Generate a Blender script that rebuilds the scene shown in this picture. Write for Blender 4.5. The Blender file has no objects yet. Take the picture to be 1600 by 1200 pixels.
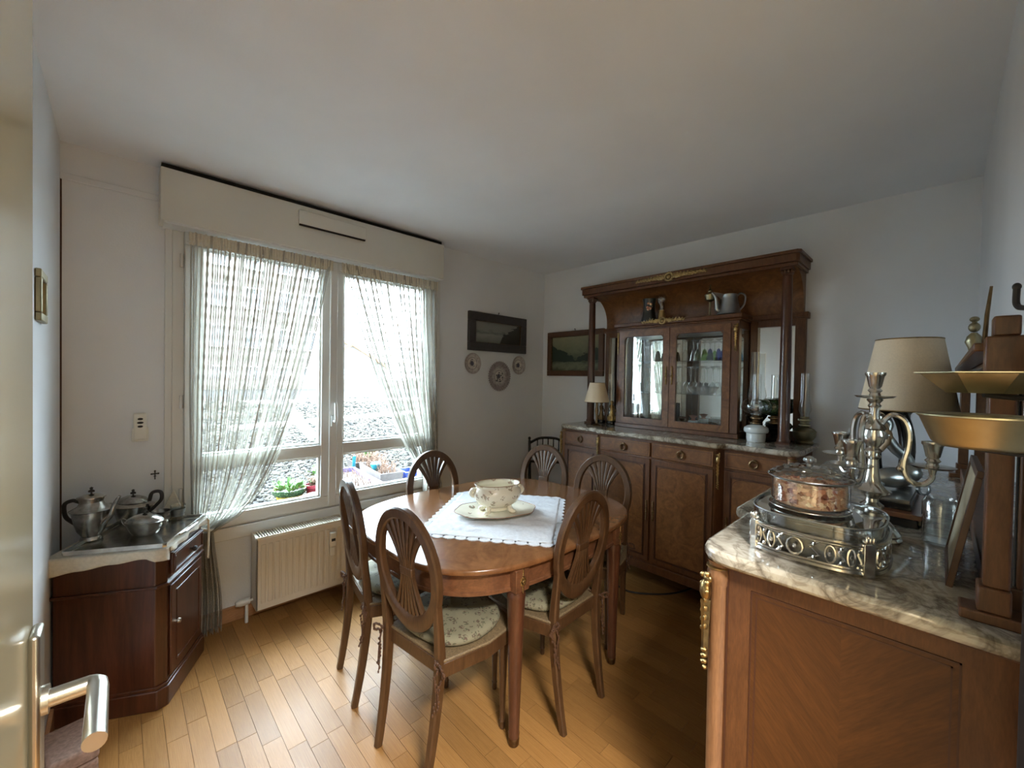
import bpy, math, random
from math import sin, cos, pi, radians as R, sqrt, atan2
from mathutils import Vector, Matrix, noise
random.seed(7)
scn = bpy.context.scene
COL = scn.collection

# ------------------------------------------------------------------ camera, sky, exposure
cam = bpy.data.cameras.new('camera'); camo = bpy.data.objects.new('camera', cam); COL.objects.link(camo)
cam.sensor_fit = 'HORIZONTAL'; cam.sensor_width = 36; cam.lens = 36*642/1600
cam.clip_start = .02; cam.clip_end = 300
AX, AY, AZ = Vector((.723, -.690, .017)), Vector((-.002, .023, 1.0)), Vector((-.691, -.723, .015))
AZ.normalize(); AX = (AX - AX.dot(AZ)*AZ).normalized(); AY = AZ.cross(AX)
camo.matrix_world = Matrix((( AX.x, AY.x, AZ.x, 0), (AX.y, AY.y, AZ.y, 0), (AX.z, AY.z, AZ.z, 1.443), (0, 0, 0, 1)))
scn.camera = camo
scn.view_settings.view_transform = 'Standard'; scn.view_settings.look = 'None'
scn.view_settings.exposure = 2.95; scn.view_settings.gamma = 1; scn.view_settings.use_curve_mapping = False
scn.cycles.use_denoising = True
scn.cycles.max_bounces = 14; scn.cycles.diffuse_bounces = 10; scn.cycles.glossy_bounces = 5
scn.cycles.transmission_bounces = 6; scn.cycles.transparent_max_bounces = 24
scn.cycles.sample_clamp_indirect = 40; scn.cycles.caustics_reflective = False; scn.cycles.caustics_refractive = False

SKY = 10.6
wd = bpy.data.worlds.new('overcast_sky'); scn.world = wd; wd.use_nodes = True
bg = wd.node_tree.nodes['Background']; bg.inputs[0].default_value = (.75, .88, 1.03, 1)
_n = wd.node_tree.nodes; _l = wd.node_tree.links   # overcast sky: brightest overhead, a third of that at the horizon
_c = _n.new('ShaderNodeTexCoord'); _s = _n.new('ShaderNodeSeparateXYZ'); _l.new(_c.outputs['Generated'], _s.inputs[0])
_m = _n.new('ShaderNodeMath'); _m.operation = 'MAXIMUM'; _l.new(_s.outputs[2], _m.inputs[0]); _m.inputs[1].default_value = 0
_a = _n.new('ShaderNodeMath'); _a.operation = 'MULTIPLY_ADD'; _l.new(_m.outputs[0], _a.inputs[0]); _a.inputs[1].default_value = 2*SKY/3; _a.inputs[2].default_value = SKY/3; _l.new(_a.outputs[0], bg.inputs[1])
def lamp(name, kind, loc, energy, color=(1, 1, 1), size=.2, sizey=None, rot=(0, 0, 0), portal=False):
    l = bpy.data.lights.new(name, kind); o = bpy.data.objects.new(name, l); COL.objects.link(o)
    o.location = loc; o.rotation_euler = rot; l.energy = energy; l.color = color
    if kind == 'AREA':
        l.size = size
        if sizey: l.shape = 'RECTANGLE'; l.size_y = sizey
        if portal: l.cycles.is_portal = True
    else: l.shadow_soft_size = size
    return o
lamp('window_portal', 'AREA', (1.03, 2.97, 1.37), 1, size=1.62, sizey=1.62, rot=(R(-90), 0, 0), portal=True)
lamp('hall_fill_light', 'AREA', (.15, -.62, 2.42), 37, (1.0, .97, .93), size=.6, sizey=.5)  # added fill lamp in the unseen hall, lifts the room's dark side

# ------------------------------------------------------------------ materials
def S(r, g, b):
    f = lambda c: (c/255/12.92) if c/255 <= .04045 else ((c/255+.055)/1.055)**2.4
    return (f(r), f(g), f(b), 1)
class NT:
    def __init__(s, name):
        s.m = bpy.data.materials.new(name); s.m.use_nodes = True; s.t = s.m.node_tree; s.n = s.t.nodes
        s.b = s.n['Principled BSDF']; s.out = s.n['Material Output']
    def new(s, t, **kw):
        n = s.n.new(t)
        for k, v in kw.items():
            if k[0] == '_': n.inputs[int(k[1:])].default_value = v
            else: setattr(n, k, v)
        return n
    def l(s, a, ai, b, bi): s.t.links.new(a.outputs[ai], b.inputs[bi])
    def coord(s, scale=(1, 1, 1), out='Object', rot=(0, 0, 0)):
        c = s.new('ShaderNodeTexCoord'); m = s.new('ShaderNodeMapping'); s.l(c, out, m, 0)
        m.inputs['Scale'].default_value = scale; m.inputs['Rotation'].default_value = rot; return m
    def noise(s, v, scale, detail=4, rough=.5, dist=0):
        n = s.new('ShaderNodeTexNoise'); s.l(v, 0, n, 'Vector')
        n.inputs['Scale'].default_value = scale; n.inputs['Detail'].default_value = detail
        n.inputs['Roughness'].default_value = rough; n.inputs['Distortion'].default_value = dist; return n
    def ramp(s, src, so, stops):
        r = s.new('ShaderNodeValToRGB'); s.l(src, so, r, 0); e = r.color_ramp.elements
        while len(e) < len(stops): e.new(.5)
        for k, (p, c) in enumerate(stops): e[k].position = p; e[k].color = c
        return r
    def math(s, op, a=None, b=None, av=0, bv=0):
        n = s.new('ShaderNodeMath', operation=op)
        n.inputs[0].default_value = av; n.inputs[1].default_value = bv
        if a is not None: s.t.links.new(a, n.inputs[0])
        if b is not None: s.t.links.new(b, n.inputs[1])
        return n.outputs[0]
    def mix(s, f, a, b, blend='MIX'):
        n = s.new('ShaderNodeMix', data_type='RGBA', blend_type=blend)
        for i, x in ((0, f), (6, a), (7, b)):
            if isinstance(x, (int, float, tuple)): n.inputs[i].default_value = x
            else: s.t.links.new(x, n.inputs[i])
        return n.outputs[2]
    def bump(s, h, dist=.002, strength=.5):
        b = s.new('ShaderNodeBump'); s.t.links.new(h, b.inputs['Height'])
        b.inputs['Distance'].default_value = dist; b.inputs['Strength'].default_value = strength
        s.l(b, 0, s.b, 'Normal')
    def set(s, **kw):
        for k, v in kw.items(): s.b.inputs[k.replace('_', ' ')].default_value = v
        return s
def plain(name, c, rough=.5, metal=0, spec=.5, nscale=0, namp=.12, bump=0, coat=0):
    t = NT(name); t.set(Base_Color=c, Roughness=rough, Metallic=metal, Specular_IOR_Level=spec, Coat_Weight=coat)
    n = t.noise(t.coord(), nscale or 30, 5)
    a = tuple(x*(1-namp) for x in c[:3])+(1,); b = tuple(min(1, x*(1+namp)) for x in c[:3])+(1,)
    r = t.ramp(n, 0, [(.3, a), (.7, b)]); t.l(r, 0, t.b, 'Base Color')
    if bump: t.bump(n.outputs[0], bump, .5)
    return t.m
def wood(name, c1, c2, rough=.38, stretch=(8, 8, 1), scale=4, dist=1.2, coat=.12, rnd=.0, fine=.25, rot=(0, 0, 0), attr=None, out='Object', spec=.4):
    t = NT(name); t.set(Roughness=rough, Coat_Weight=coat, Coat_Roughness=.18, Specular_IOR_Level=spec)
    m = t.coord(stretch, out, rot)
    if any(rot): m.vector_type = 'TEXTURE'; m.inputs['Scale'].default_value = [1/q for q in stretch]
    oi = t.new('ShaderNodeObjectInfo')
    if rnd:
        ad = t.new('ShaderNodeVectorMath', operation='SCALE'); ad.inputs[0].default_value = (37, 91, 53)
        if attr: at = t.new('ShaderNodeAttribute', attribute_name=attr); rv = at.outputs['Fac']
        else: rv = oi.outputs['Random']
        t.t.links.new(rv, ad.inputs['Scale'])
        t.t.links.new(ad.outputs[0], m.inputs['Location'])
    n = t.noise(m, scale, 6, .6, dist); f = t.noise(m, scale*7, 3, .6, .3)
    r = t.ramp(n, 0, [(.3, c1), (.72, c2)])
    r2 = t.ramp(f, 0, [(.35, (1-fine,)*3+(1,)), (.65, (1, 1, 1, 1))])
    c = t.mix(1.0, r.outputs[0], r2.outputs[0], 'MULTIPLY')
    if rnd:
        v = t.math('MULTIPLY_ADD', rv, None, bv=rnd*2); v.node.inputs[2].default_value = 1-rnd
        hs = t.new('ShaderNodeHueSaturation'); t.t.links.new(v, hs.inputs['Value']); t.t.links.new(c, hs.inputs['Color']); c = hs.outputs[0]
    t.t.links.new(c, t.b.inputs['Base Color'])
    t.bump(f.outputs[0], .0004, .35)
    return t.m
def thinglass(name, tint=(1, 1, 1, 1), gl=1.0, ior=1.45, rough=0.0):
    t = NT(name); t.n.remove(t.b)
    tr = t.new('ShaderNodeBsdfTransparent'); tr.inputs[0].default_value = tint
    g = t.new('ShaderNodeBsdfGlossy'); g.inputs['Roughness'].default_value = rough
    fr = t.new('ShaderNodeLayerWeight'); r0 = ((ior-1)/(ior+1))**2
    ns = t.noise(t.coord(), 3.0, 2); bp = t.new('ShaderNodeBump'); bp.inputs['Distance'].default_value = .0006; bp.inputs['Strength'].default_value = .15
    t.l(ns, 0, bp, 'Height'); t.l(bp, 0, g, 'Normal')
    f = t.math('POWER', fr.outputs['Facing'], None, bv=5); f = t.math('MULTIPLY_ADD', f, None, bv=(1-r0)*gl); f.node.inputs[2].default_value = r0*gl; f.node.use_clamp = True
    mx = t.new('ShaderNodeMixShader'); t.t.links.new(f, mx.inputs[0]); t.l(tr, 0, mx, 1); t.l(g, 0, mx, 2); t.l(mx, 0, t.out, 0)
    return t.m
def marble_mat():
    t = NT('veined_marble'); t.set(Roughness=.14, Coat_Weight=.3)
    m = t.coord((1, 1, 1)); big = t.noise(m, 3.2, 4, .6, .8)
    v = t.noise(m, 4.5, 7, .62, 1.6); d = t.math('SUBTRACT', v.outputs[0], None, bv=.5); a = t.math('ABSOLUTE', d)
    r = t.ramp(a.node, 0, [(0.0, S(128, 121, 110)), (.02, S(156, 149, 137)), (.07, S(192, 187, 174)), (.2, S(212, 208, 196))])
    v2 = t.noise(m, 11, 5, .55, 1.2); d2 = t.math('ABSOLUTE', t.math('SUBTRACT', v2.outputs[0], None, bv=.5))
    r2 = t.ramp(d2.node, 0, [(0, S(190, 184, 176)), (.06, (1, 1, 1, 1))])
    r3 = t.ramp(big, 0, [(.36, S(196, 192, 182)), (.6, (1, 1, 1, 1))])
    c = t.mix(.75, r.outputs[0], r2.outputs[0], 'MULTIPLY'); c = t.mix(.8, c, r3.outputs[0], 'MULTIPLY')
    t.t.links.new(c, t.b.inputs['Base Color']); return t.m
def floral(name, base, dots, scale=60, thr=.32, rough=.5, coat=0, sc2=9):
    t = NT(name); t.set(Roughness=rough, Coat_Weight=coat)
    m = t.coord(); vo = t.new('ShaderNodeTexVoronoi'); t.l(m, 0, vo, 'Vector'); vo.inputs['Scale'].default_value = scale
    c = None; n = t.noise(m, sc2*6, 3)
    f2 = t.noise(m, scale*3.4, 2, .5)
    near = t.math('LESS_THAN', vo.outputs['Distance'], None, bv=thr*1.7)
    petal = t.ramp(f2, 0, [(.47, (0, 0, 0, 1)), (.53, (1, 1, 1, 1))])
    k_ = t.math('MULTIPLY', near, petal.outputs[0]); k_ = t.math('MULTIPLY', k_, None, bv=.85)
    cm = t.ramp(n, 0, [(.45, dots[0]), (.55, dots[1])])
    c = t.mix(k_, base, cm.outputs[0]); t.t.links.new(c, t.b.inputs['Base Color'])
    return t.m
def lace_mat():
    t = NT('lace_net'); t.n.remove(t.b)
    uv = t.new('ShaderNodeUVMap'); sp = t.new('ShaderNodeSeparateXYZ'); t.l(uv, 0, sp, 0)
    u, v = sp.outputs[0], sp.outputs[1]
    def cell(ku, kv, off, su, sv):
        uu = t.math('MULTIPLY', u, None, bv=ku); vv = t.math('MULTIPLY', v, None, bv=kv); vv = t.math('ADD', vv, None, bv=off)
        fu = t.math('SUBTRACT', t.math('FRACT', uu), None, bv=.5); fv = t.math('SUBTRACT', t.math('FRACT', vv), None, bv=.5)
        a = t.math('POWER', t.math('MULTIPLY', fu, None, bv=su), None, bv=2); b = t.math('POWER', t.math('MULTIPLY', fv, None, bv=sv), None, bv=2)
        return t.math('LESS_THAN', t.math('ADD', a, b), None, bv=1)
    d1 = cell(22, 18, 0, 4.4, 2.5); d2 = cell(22, 18, .5, 6.5, 4.)
    st = t.math('LESS_THAN', t.math('ABSOLUTE', t.math('SUBTRACT', t.math('FRACT', t.math('MULTIPLY', u, None, bv=5.5)), None, bv=.5)), None, bv=.2)
    nz = t.noise(t.coord((90, 90, 90), 'UV'), 4, 3)
    wv = t.math('MULTIPLY_ADD', nz.outputs[0], None, bv=.5); wv.node.inputs[2].default_value = .15
    nb_ = t.noise(t.coord((34, 3, 1), 'UV'), 3, 2); pt = t.math('GREATER_THAN', nb_.outputs[0], None, bv=.53)
    st2 = t.math('MULTIPLY', st, t.math('GREATER_THAN', nz.outputs[0], None, bv=.47))
    a = t.math('ADD', wv, t.math('MAXIMUM', d1, d2)); a = t.math('ADD', a, t.math('MULTIPLY', st2, pt))
    a.node.use_clamp = True
    e1 = t.math('LESS_THAN', u, None, bv=.018); e2 = t.math('GREATER_THAN', u, None, bv=1.877)
    a = t.math('MAXIMUM', a, t.math('MAXIMUM', e1, e2))
    tp = t.new('ShaderNodeBsdfTransparent'); df = t.new('ShaderNodeBsdfDiffuse'); tl = t.new('ShaderNodeBsdfTranslucent')
    df.inputs[0].default_value = S(186, 184, 174); tl.inputs[0].default_value = S(206, 206, 198)
    m1 = t.new('ShaderNodeMixShader'); m1.inputs[0].default_value = .005; t.l(df, 0, m1, 1); t.l(tl, 0, m1, 2)
    m2 = t.new('ShaderNodeMixShader'); t.t.links.new(a, m2.inputs[0]); t.l(tp, 0, m2, 1); t.l(m1, 0, m2, 2); t.l(m2, 0, t.out, 0)
    return t.m
def wall_mat(name, c, bump=.0012):
    t = NT(name); t.set(Roughness=.85, Specular_IOR_Level=.2)
    m = t.coord((1, 1, 1), 'Object'); n = t.noise(m, 140, 4); b = t.noise(m, 1.6, 4)
    a = tuple(x*.93 for x in c[:3])+(1,)
    r = t.ramp(b, 0, [(.35, a), (.65, c)]); t.l(r, 0, t.b, 'Base Color'); t.bump(n.outputs[0], bump, .5); return t.m

M = dict(
 wall=wall_mat('plaster_wall', S(222, 225, 228)), ceil=wall_mat('ceiling_paint', S(230, 234, 238), .0006),
 hallwall=wall_mat('hall_paint', S(200, 185, 150)),
 pvc=plain('white_window_frame', S(208, 209, 206), .35, nscale=3, namp=.02), box=plain('shutter_box_enamel', S(206, 205, 196), .45, nscale=3, namp=.03),
 shadow=plain('dark_gap', S(28, 26, 24), .9), enamel=plain('radiator_enamel', S(208, 200, 184), .4, nscale=3, namp=.03),
 slot=plain('radiator_slots', S(52, 50, 46), .7), plastic=plain('white_plastic', S(220, 218, 208), .4, nscale=5, namp=.03), ink=plain('black_ink', S(25, 25, 25), .6),
 beech=wood('beech_plank', S(132, 92, 48), S(162, 120, 69), .42, (14, 1.2, 14), 3, .6, .05, rnd=.16, fine=.14, spec=.28),
 beech2=wood('beech_plank_field', S(132, 92, 48), S(162, 120, 69), .42, (14, 1.2, 14), 3, .6, .05, rnd=.16, fine=.14, spec=.28, attr='tone'),
 groove=plain('floor_joint', S(92, 62, 36), .8), skirt=wood('beech_skirting', S(160, 116, 80), S(186, 140, 100), .4, (1.5, 1.5, 12), 3, .5),
 table=wood('table_walnut_burl', S(102, 66, 38), S(138, 94, 58), .22, (1.6, 1.6, 1.6), 3.2, 2.4, .5, fine=.16),
 tablew=wood('table_walnut_rail', S(92, 58, 38), S(126, 84, 56), .3, (2, 2, 3), 5, 1.6, .3),
 tleg=wood('table_leg_mahogany', S(68, 39, 25), S(94, 57, 37), .32, (9, 9, 1), 4, .8, .4),
 chair=wood('chair_walnut', S(66, 44, 26), S(94, 66, 41), .38, (9, 9, 1.4), 4, .8, .3),
 cane=plain('cane_seat', S(110, 92, 66), .6, nscale=200, namp=.4, bump=.001),
 cushion=floral('floral_cushion', S(120, 115, 92), (S(76, 50, 42), S(70, 72, 50)), 36, .27, .8, 0, 14),
 cord=plain('beaded_cord', S(78, 52, 34), .6, nscale=150, namp=.4),
 burl=wood('sideboard_walnut_burl', S(96, 60, 32), S(134, 91, 52), .38, (1.5, 1.5, 1.5), 6, 2.6, .15, fine=.2),
 frame=wood('sideboard_walnut', S(82, 51, 29), S(110, 71, 42), .4, (6, 6, 1.2), 5, 1.0, .12),
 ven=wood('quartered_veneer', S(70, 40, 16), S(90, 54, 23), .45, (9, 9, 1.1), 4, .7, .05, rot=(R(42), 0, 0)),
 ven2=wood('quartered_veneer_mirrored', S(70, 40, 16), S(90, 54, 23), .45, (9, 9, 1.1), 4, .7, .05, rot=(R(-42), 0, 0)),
 inlay=plain('dark_stringing', S(64, 34, 20), .5), postw=wood('corner_post_wood_lit', S(116, 82, 56), S(142, 104, 74), .35, (9, 9, 1), 4, .6, .3),  # post wood lighter than the carcass: window light put into its colour
 mahog=wood('mahogany_cabinet', S(56, 31, 19), S(90, 50, 32), .28, (12, 12, 1), 2.2, .8, .4, fine=.18),
 marble=marble_mat(), brass=plain('old_brass', S(150, 142, 114), .4, 1, nscale=14, namp=.3, bump=.0004), bronze=plain('dark_bronze', S(112, 92, 66), .38, 1, nscale=60, namp=.3),
 gilt=plain('gilt_bronze', S(158, 134, 90), .35, 1, nscale=60, namp=.35, bump=.0008),
 silver=plain('tarnished_silver', S(212, 210, 204), .2, 1, nscale=30, namp=.2, bump=.0003), dsilver=plain('dark_silver', S(166, 164, 158), .22, 1, nscale=40, namp=.3, bump=.0005),
 pewter=plain('pewter', S(168, 172, 172), .34, 1, nscale=20, namp=.12), nickel=plain('satin_nickel', S(196, 192, 180), .3, 1, nscale=10, namp=.05),
 iron=plain('black_iron', S(34, 30, 28), .5, nscale=40), mirror=plain('mirror', S(225, 228, 224), .01, 1, nscale=2, namp=.01),
 glass=thinglass('window_glass', (.93, .96, .95, 1)), pane=thinglass('cabinet_glass', (.95, .96, .95, 1), 1.2, 1.6), clear=thinglass('clear_crystal', (.95, .965, .96, 1), 3.0, 1.5),
 green=thinglass('green_glass', (.5, .75, .2, 1), 1.8), blue=thinglass('blue_glass', (.2, .22, .6, 1), 1.8), aqua=thinglass('aqua_glass', (.4, .75, .9, 1), 1.8), smoke=thinglass('smoke_glass', (.2, .16, .14, 1), 1.8),
 greensh=floral('green_ribbed_glass', S(30, 52, 28), (S(20, 42, 20), S(52, 80, 44)), 60, .4, .25, .4),
 milk=plain('milk_glass', S(214, 222, 224), .15, nscale=5, namp=.03, coat=.5), porc=floral('floral_faience', S(222, 216, 198), (S(160, 128, 112), S(142, 138, 116)), 26, .22, .18, .5, 16),
 porcin=plain('cream_glaze', S(226, 220, 202), .18, nscale=5, namp=.03, coat=.5), porcred=plain('brown_rim_glaze', S(132, 92, 66), .3),
 linen=plain('white_linen', S(204, 207, 212), .9, nscale=70, namp=.08, bump=.004), lace=lace_mat(), runner=plain('cream_runner', S(206, 200, 184), .85, nscale=80, namp=.08, bump=.001),
 shade=plain('shade_fabric', S(220, 203, 176), .7, nscale=220, namp=.05), black=plain('black_lacquer', S(18, 16, 16), .25, nscale=5, namp=.1),
 vase=floral('flowered_black_vase', S(24, 28, 24), (S(170, 150, 130), S(60, 90, 60)), 22, .2, .3, .3), faded=plain('purple_plush', S(92, 78, 78), .6, nscale=40),
 doorp=plain('glossy_cream_door', S(186, 178, 148), .16, nscale=3, namp=.03, bump=.0), paper=plain('old_card', S(196, 186, 160), .7), coat=plain('dark_brown_cloth', S(34, 24, 20), .85, nscale=50, namp=.2),
 plush=plain('mottled_fabric', S(140, 116, 104), .9, nscale=70, namp=.3, bump=.002), lead=plain('grey_frame_wood', S(62, 60, 62), .4, nscale=30), rim=plain('brown_frame_wood', S(84, 56, 38), .4, nscale=30),
 roofg=plain('flat_roof_membrane', S(36, 34, 32), .9, 0, .1, nscale=4), slab=plain('pale_concrete', S(128, 126, 120), .9, nscale=8), stone1=plain('grey_pebble', S(62, 59, 52), .9, 0, .1, nscale=3, namp=.3),
 stone2=plain('dark_pebble', S(24, 23, 20), .9, 0, .1, nscale=3, namp=.3), render=plain('white_render', S(112, 110, 106), .9, nscale=2), beige=plain('beige_render', S(84, 78, 70), .9, nscale=2, namp=.06),
 tile=plain('orange_roof_tiles', S(112, 76, 46), .9, nscale=3), purple=plain('purple_plastic', S(70, 58, 92), .5), bluep=plain('blue_plastic', S(24, 46, 120), .4), grayp=plain('weathered_trough', S(84, 76, 72), .8),
 teal=plain('teal_plastic', S(24, 104, 116), .4), red=plain('red_plastic', S(120, 26, 40), .5), terra=plain('terracotta_pot', S(150, 86, 60), .8), yellow=plain('yellow_pot', S(140, 116, 24), .5),
 soil=plain('potting_soil', S(48, 40, 34), .95, nscale=60, namp=.4), leaf=plain('green_leaf', S(60, 92, 34), .6, nscale=15, namp=.3), dry=plain('dry_stalks', S(92, 68, 52), .9, nscale=15, namp=.3), panesky=plain('pane_sky_grey', S(84, 84, 84), .3),  # last entry: flat grey for house panes, reflected sky painted in
)
def picture_mat(name, kind):
    t = NT(name); t.set(Roughness=.45, Coat_Weight=.35)
    c = t.new('ShaderNodeTexCoord'); sp = t.new('ShaderNodeSeparateXYZ'); t.l(c, 'Generated', sp, 0)
    mp = t.new('ShaderNodeMapping'); t.l(c, 'Generated', mp, 0); n = t.noise(mp, 5, 6, .6, .4)
    h = t.math('ADD', sp.outputs[2], t.math('MULTIPLY', t.math('SUBTRACT', n.outputs[0], None, bv=.5), None, bv=.5))
    x_, z_ = sp.outputs[0], sp.outputs[2]; nn = t.math('SUBTRACT', n.outputs[0], None, bv=.5)
    def mul(a_, k_, c_): q = t.math('MULTIPLY_ADD', a_, None, bv=k_); q.node.inputs[2].default_value = c_; return q
    if kind == 'sea':
        r = t.ramp(h.node, 0, [(.1, S(118, 122, 116)), (.38, S(140, 142, 134)), (.5, S(96, 100, 98)), (.62, S(128, 130, 124))])
        edge = t.math('ADD', mul(x_, -1.5, 1.45), mul(nn, .9, 0)); edge = t.math('MAXIMUM', edge, mul(x_, -6, 4.2))
        m = t.math('GREATER_THAN', mul(t.math('ADD', edge, z_), -1, 1.0), None, bv=.0)
        cc = t.mix(m, r.outputs[0], S(46, 46, 44))
    else:
        r = t.ramp(h.node, 0, [(.02, S(72, 80, 62)), (.16, S(112, 118, 96)), (.3, S(64, 78, 60)), (.6, S(112, 116, 92)), (.95, S(136, 136, 108))])
        ridge = t.math('ADD', mul(t.math('ABSOLUTE', mul(x_, 1, -.55)), .7, .34), mul(nn, .5, 0))
        m = t.math('MULTIPLY', t.math('LESS_THAN', z_, ridge), t.math('GREATER_THAN', z_, mul(nn, .2, .27)))
        cc = t.mix(m, r.outputs[0], S(34, 50, 42))
    t.t.links.new(cc, t.b.inputs['Base Color']); return t.m
M['sea'] = picture_mat('seascape_print', 'sea'); M['lake'] = picture_mat('lake_painting', 'lake')
def plate_mat():
    t = NT('printed_faience'); t.set(Roughness=.25, Coat_Weight=.4)
    c = t.coord(); g = t.new('ShaderNodeTexGradient', gradient_type='SPHERICAL'); t.l(c, 0, g, 0); n = t.noise(c, 55, 3)
    ln = t.new('ShaderNodeVectorMath', operation='LENGTH'); t.l(c, 0, ln, 0)
    r = t.ramp(ln, 'Value', [(.018, S(84, 84, 100)), (.026, S(205, 198, 190)), (.048, S(208, 202, 194)), (.052, S(128, 120, 128)), (.060, S(196, 190, 184)), (.10, S(150, 142, 142))])
    w = t.ramp(n, 0, [(.42, S(150, 132, 134)), (.5, (1, 1, 1, 1))])
    cc = t.mix(.35, r.outputs[0], w.outputs[0], 'MULTIPLY'); t.t.links.new(cc, t.b.inputs['Base Color']); return t.m
M['plate'] = plate_mat()
def potpourri_mat():
    t = NT('petal_mix'); t.set(Roughness=.8); c = t.coord(); v = t.new('ShaderNodeTexVoronoi'); t.l(c, 0, v, 'Vector'); v.inputs['Scale'].default_value = 75
    oi = t.new('ShaderNodeObjectInfo')
    r = t.ramp(v, 'Color', [(.2, S(140, 74, 50)), (.4, S(226, 184, 150)), (.6, S(184, 116, 88)), (.8, S(240, 216, 184))]); t.l(r, 0, t.b, 'Base Color'); return t.m
M['petal'] = potpourri_mat()

# ------------------------------------------------------------------ mesh builder
class MB:
    def __init__(s, X=None): s.v = []; s.f = []; s.X = X
    def add(s, vs, fs, X=None):
        k = len(s.v); X = X if X is not None else s.X
        for p in vs: p = Vector(p); s.v.append(tuple(X @ p) if X is not None else tuple(p))
        s.f += [tuple(i+k for i in f) for f in fs]; return s
    def box(s, x0, x1, y0, y1, z0, z1, X=None):
        v = [(x, y, z) for z in (z0, z1) for y in (y0, y1) for x in (x0, x1)]
        return s.add(v, [(0, 2, 3, 1), (4, 5, 7, 6), (0, 1, 5, 4), (2, 6, 7, 3), (0, 4, 6, 2), (1, 3, 7, 5)], X)
    def lathe(s, prof, n=24, X=None, c=(0, 0, 0), a0=0, a1=2*pi, sx=1, sy=1):
        full = abs(a1-a0-2*pi) < 1e-6; m = n if full else n+1
        vs = [(c[0]+sx*r*cos(a0+(a1-a0)*i/n), c[1]+sy*r*sin(a0+(a1-a0)*i/n), c[2]+z) for r, z in prof for i in range(m)]
        fs = []
        for j in range(len(prof)-1):
            for i in range(n):
                a, b = j*m+i, j*m+(i+1) % m
                if prof[j][0] < 1e-6: fs.append((a, b+m, a+m))
                elif prof[j+1][0] < 1e-6: fs.append((a, b, a+m))
                else: fs.append((a, b, b+m, a+m))
        return s.add(vs, fs, X)
    def sweep(s, pts, sec, closed=False, up=None, scl=None, X=None, caps=True):
        P = [Vector(p) for p in pts]; n = len(P); m = len(sec); vs = []; fs = []
        prev = None
        for i in range(n):
            if closed: t = P[(i+1) % n]-P[i-1]
            else: t = P[min(i+1, n-1)]-P[max(i-1, 0)]
            t.normalize()
            if up is not None: nn = Vector(up); b = t.cross(nn).normalized(); nn = b.cross(t).normalized()
            else:
                if prev is None:
                    a = Vector((0, 0, 1)) if abs(t.z) < .9 else Vector((1, 0, 0)); nn = (a-a.dot(t)*t).normalized()
                else: nn = (prev-prev.dot(t)*t).normalized()
                prev = nn; b = t.cross(nn)
            k = scl[i] if scl is not None else 1
            kx, ky = (k if isinstance(k, tuple) else (k, k))
            for (u, w) in sec: vs.append(P[i]+b*u*kx+nn*w*ky)
        for i in range(n if closed else n-1):
            for j in range(m):
                a, c = i*m+j, i*m+(j+1) % m; d = (i+1) % n*m+j; e = (i+1) % n*m+(j+1) % m
                fs.append((a, c, e, d))
        if not closed and caps: fs += [tuple(reversed(range(m))), tuple((n-1)*m+j for j in range(m))]
        return s.add(vs, fs, X)
    def tube(s, pts, r, n=8, closed=False, X=None):
        sec = [(cos(2*pi*i/n), sin(2*pi*i/n)) for i in range(n)]; L = len(pts)
        if isinstance(r, (list, tuple)):
            if len(r) != L: q = [k*(len(r)-1)/(L-1) for k in range(L)]; r = [r[int(a)]+(r[min(int(a)+1, len(r)-1)]-r[int(a)])*(a-int(a)) for a in q]
        else: r = [r]*L
        return s.sweep(pts, sec, closed, None, r, X)
    def bar(s, pts, w, t, up, scl=None, closed=False, X=None):
        a, b, c = w/2, t/2, min(w, t)*.18
        sec = [(-a+c, -b), (a-c, -b), (a, -b+c), (a, b-c), (a-c, b), (-a+c, b), (-a, b-c), (-a, -b+c)]
        return s.sweep(pts, sec, closed, up, scl, X)
    def prism(s, poly, z0, z1, X=None, inset=0):
        n = len(poly); vs = [(x, y, z0) for x, y in poly]+[(x, y, z1) for x, y in poly]
        fs = [tuple(reversed(range(n))), tuple(range(n, 2*n))]+[(i, (i+1) % n, n+(i+1) % n, n+i) for i in range(n)]
        return s.add(vs, fs, X)
    def ell(s, c, rx, ry, rz, n=12, m=7, X=None):
        pr = [(max(0, sin(pi*j/m)), -cos(pi*j/m)) for j in range(m+1)]; pr[0] = (0, -1); pr[-1] = (0, 1)
        T = Matrix.Translation(c) @ Matrix.Diagonal((rx, ry, rz, 1))
        X = (X @ T) if X is not None else (s.X @ T if s.X is not None else T)
        return s.lathe(pr, n, X)
    def build(s, name, mat, parent=None, smooth=True, bevel=0, angle=38, loc=None, rot=None, kind=None):
        me = bpy.data.meshes.new(name); me.from_pydata(s.v, [], s.f); me.update()
        o = bpy.data.objects.new(name, me); COL.objects.link(o)
        me.materials.append(M[mat] if isinstance(mat, str) else mat)
        if smooth:
            me.polygons.foreach_set('use_smooth', [True]*len(me.polygons))
            try: me.set_sharp_from_angle(angle=R(angle))
            except Exception: pass
        if bevel:
            b = o.modifiers.new('edge', 'BEVEL'); b.width = bevel; b.segments = 2; b.limit_method = 'ANGLE'; b.angle_limit = R(40); b.harden_normals = False
        if parent: o.parent = parent
        if loc: o.location = loc
        if rot: o.rotation_euler = rot
        if kind: o['kind'] = kind
        return o
def tag(o, label=None, cat=None, group=None, kind=None):
    if label: o['label'] = label
    if cat: o['category'] = cat
    if group: o['group'] = group
    if kind: o['kind'] = kind
    return o
def thing(name, label, cat, loc=(0, 0, 0), rz=0, group=None):
    o = bpy.data.objects.new(name, None); COL.objects.link(o); o.location = loc; o.rotation_euler = (0, 0, rz); o.empty_display_size = .05
    return tag(o, label, cat, group)
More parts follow.
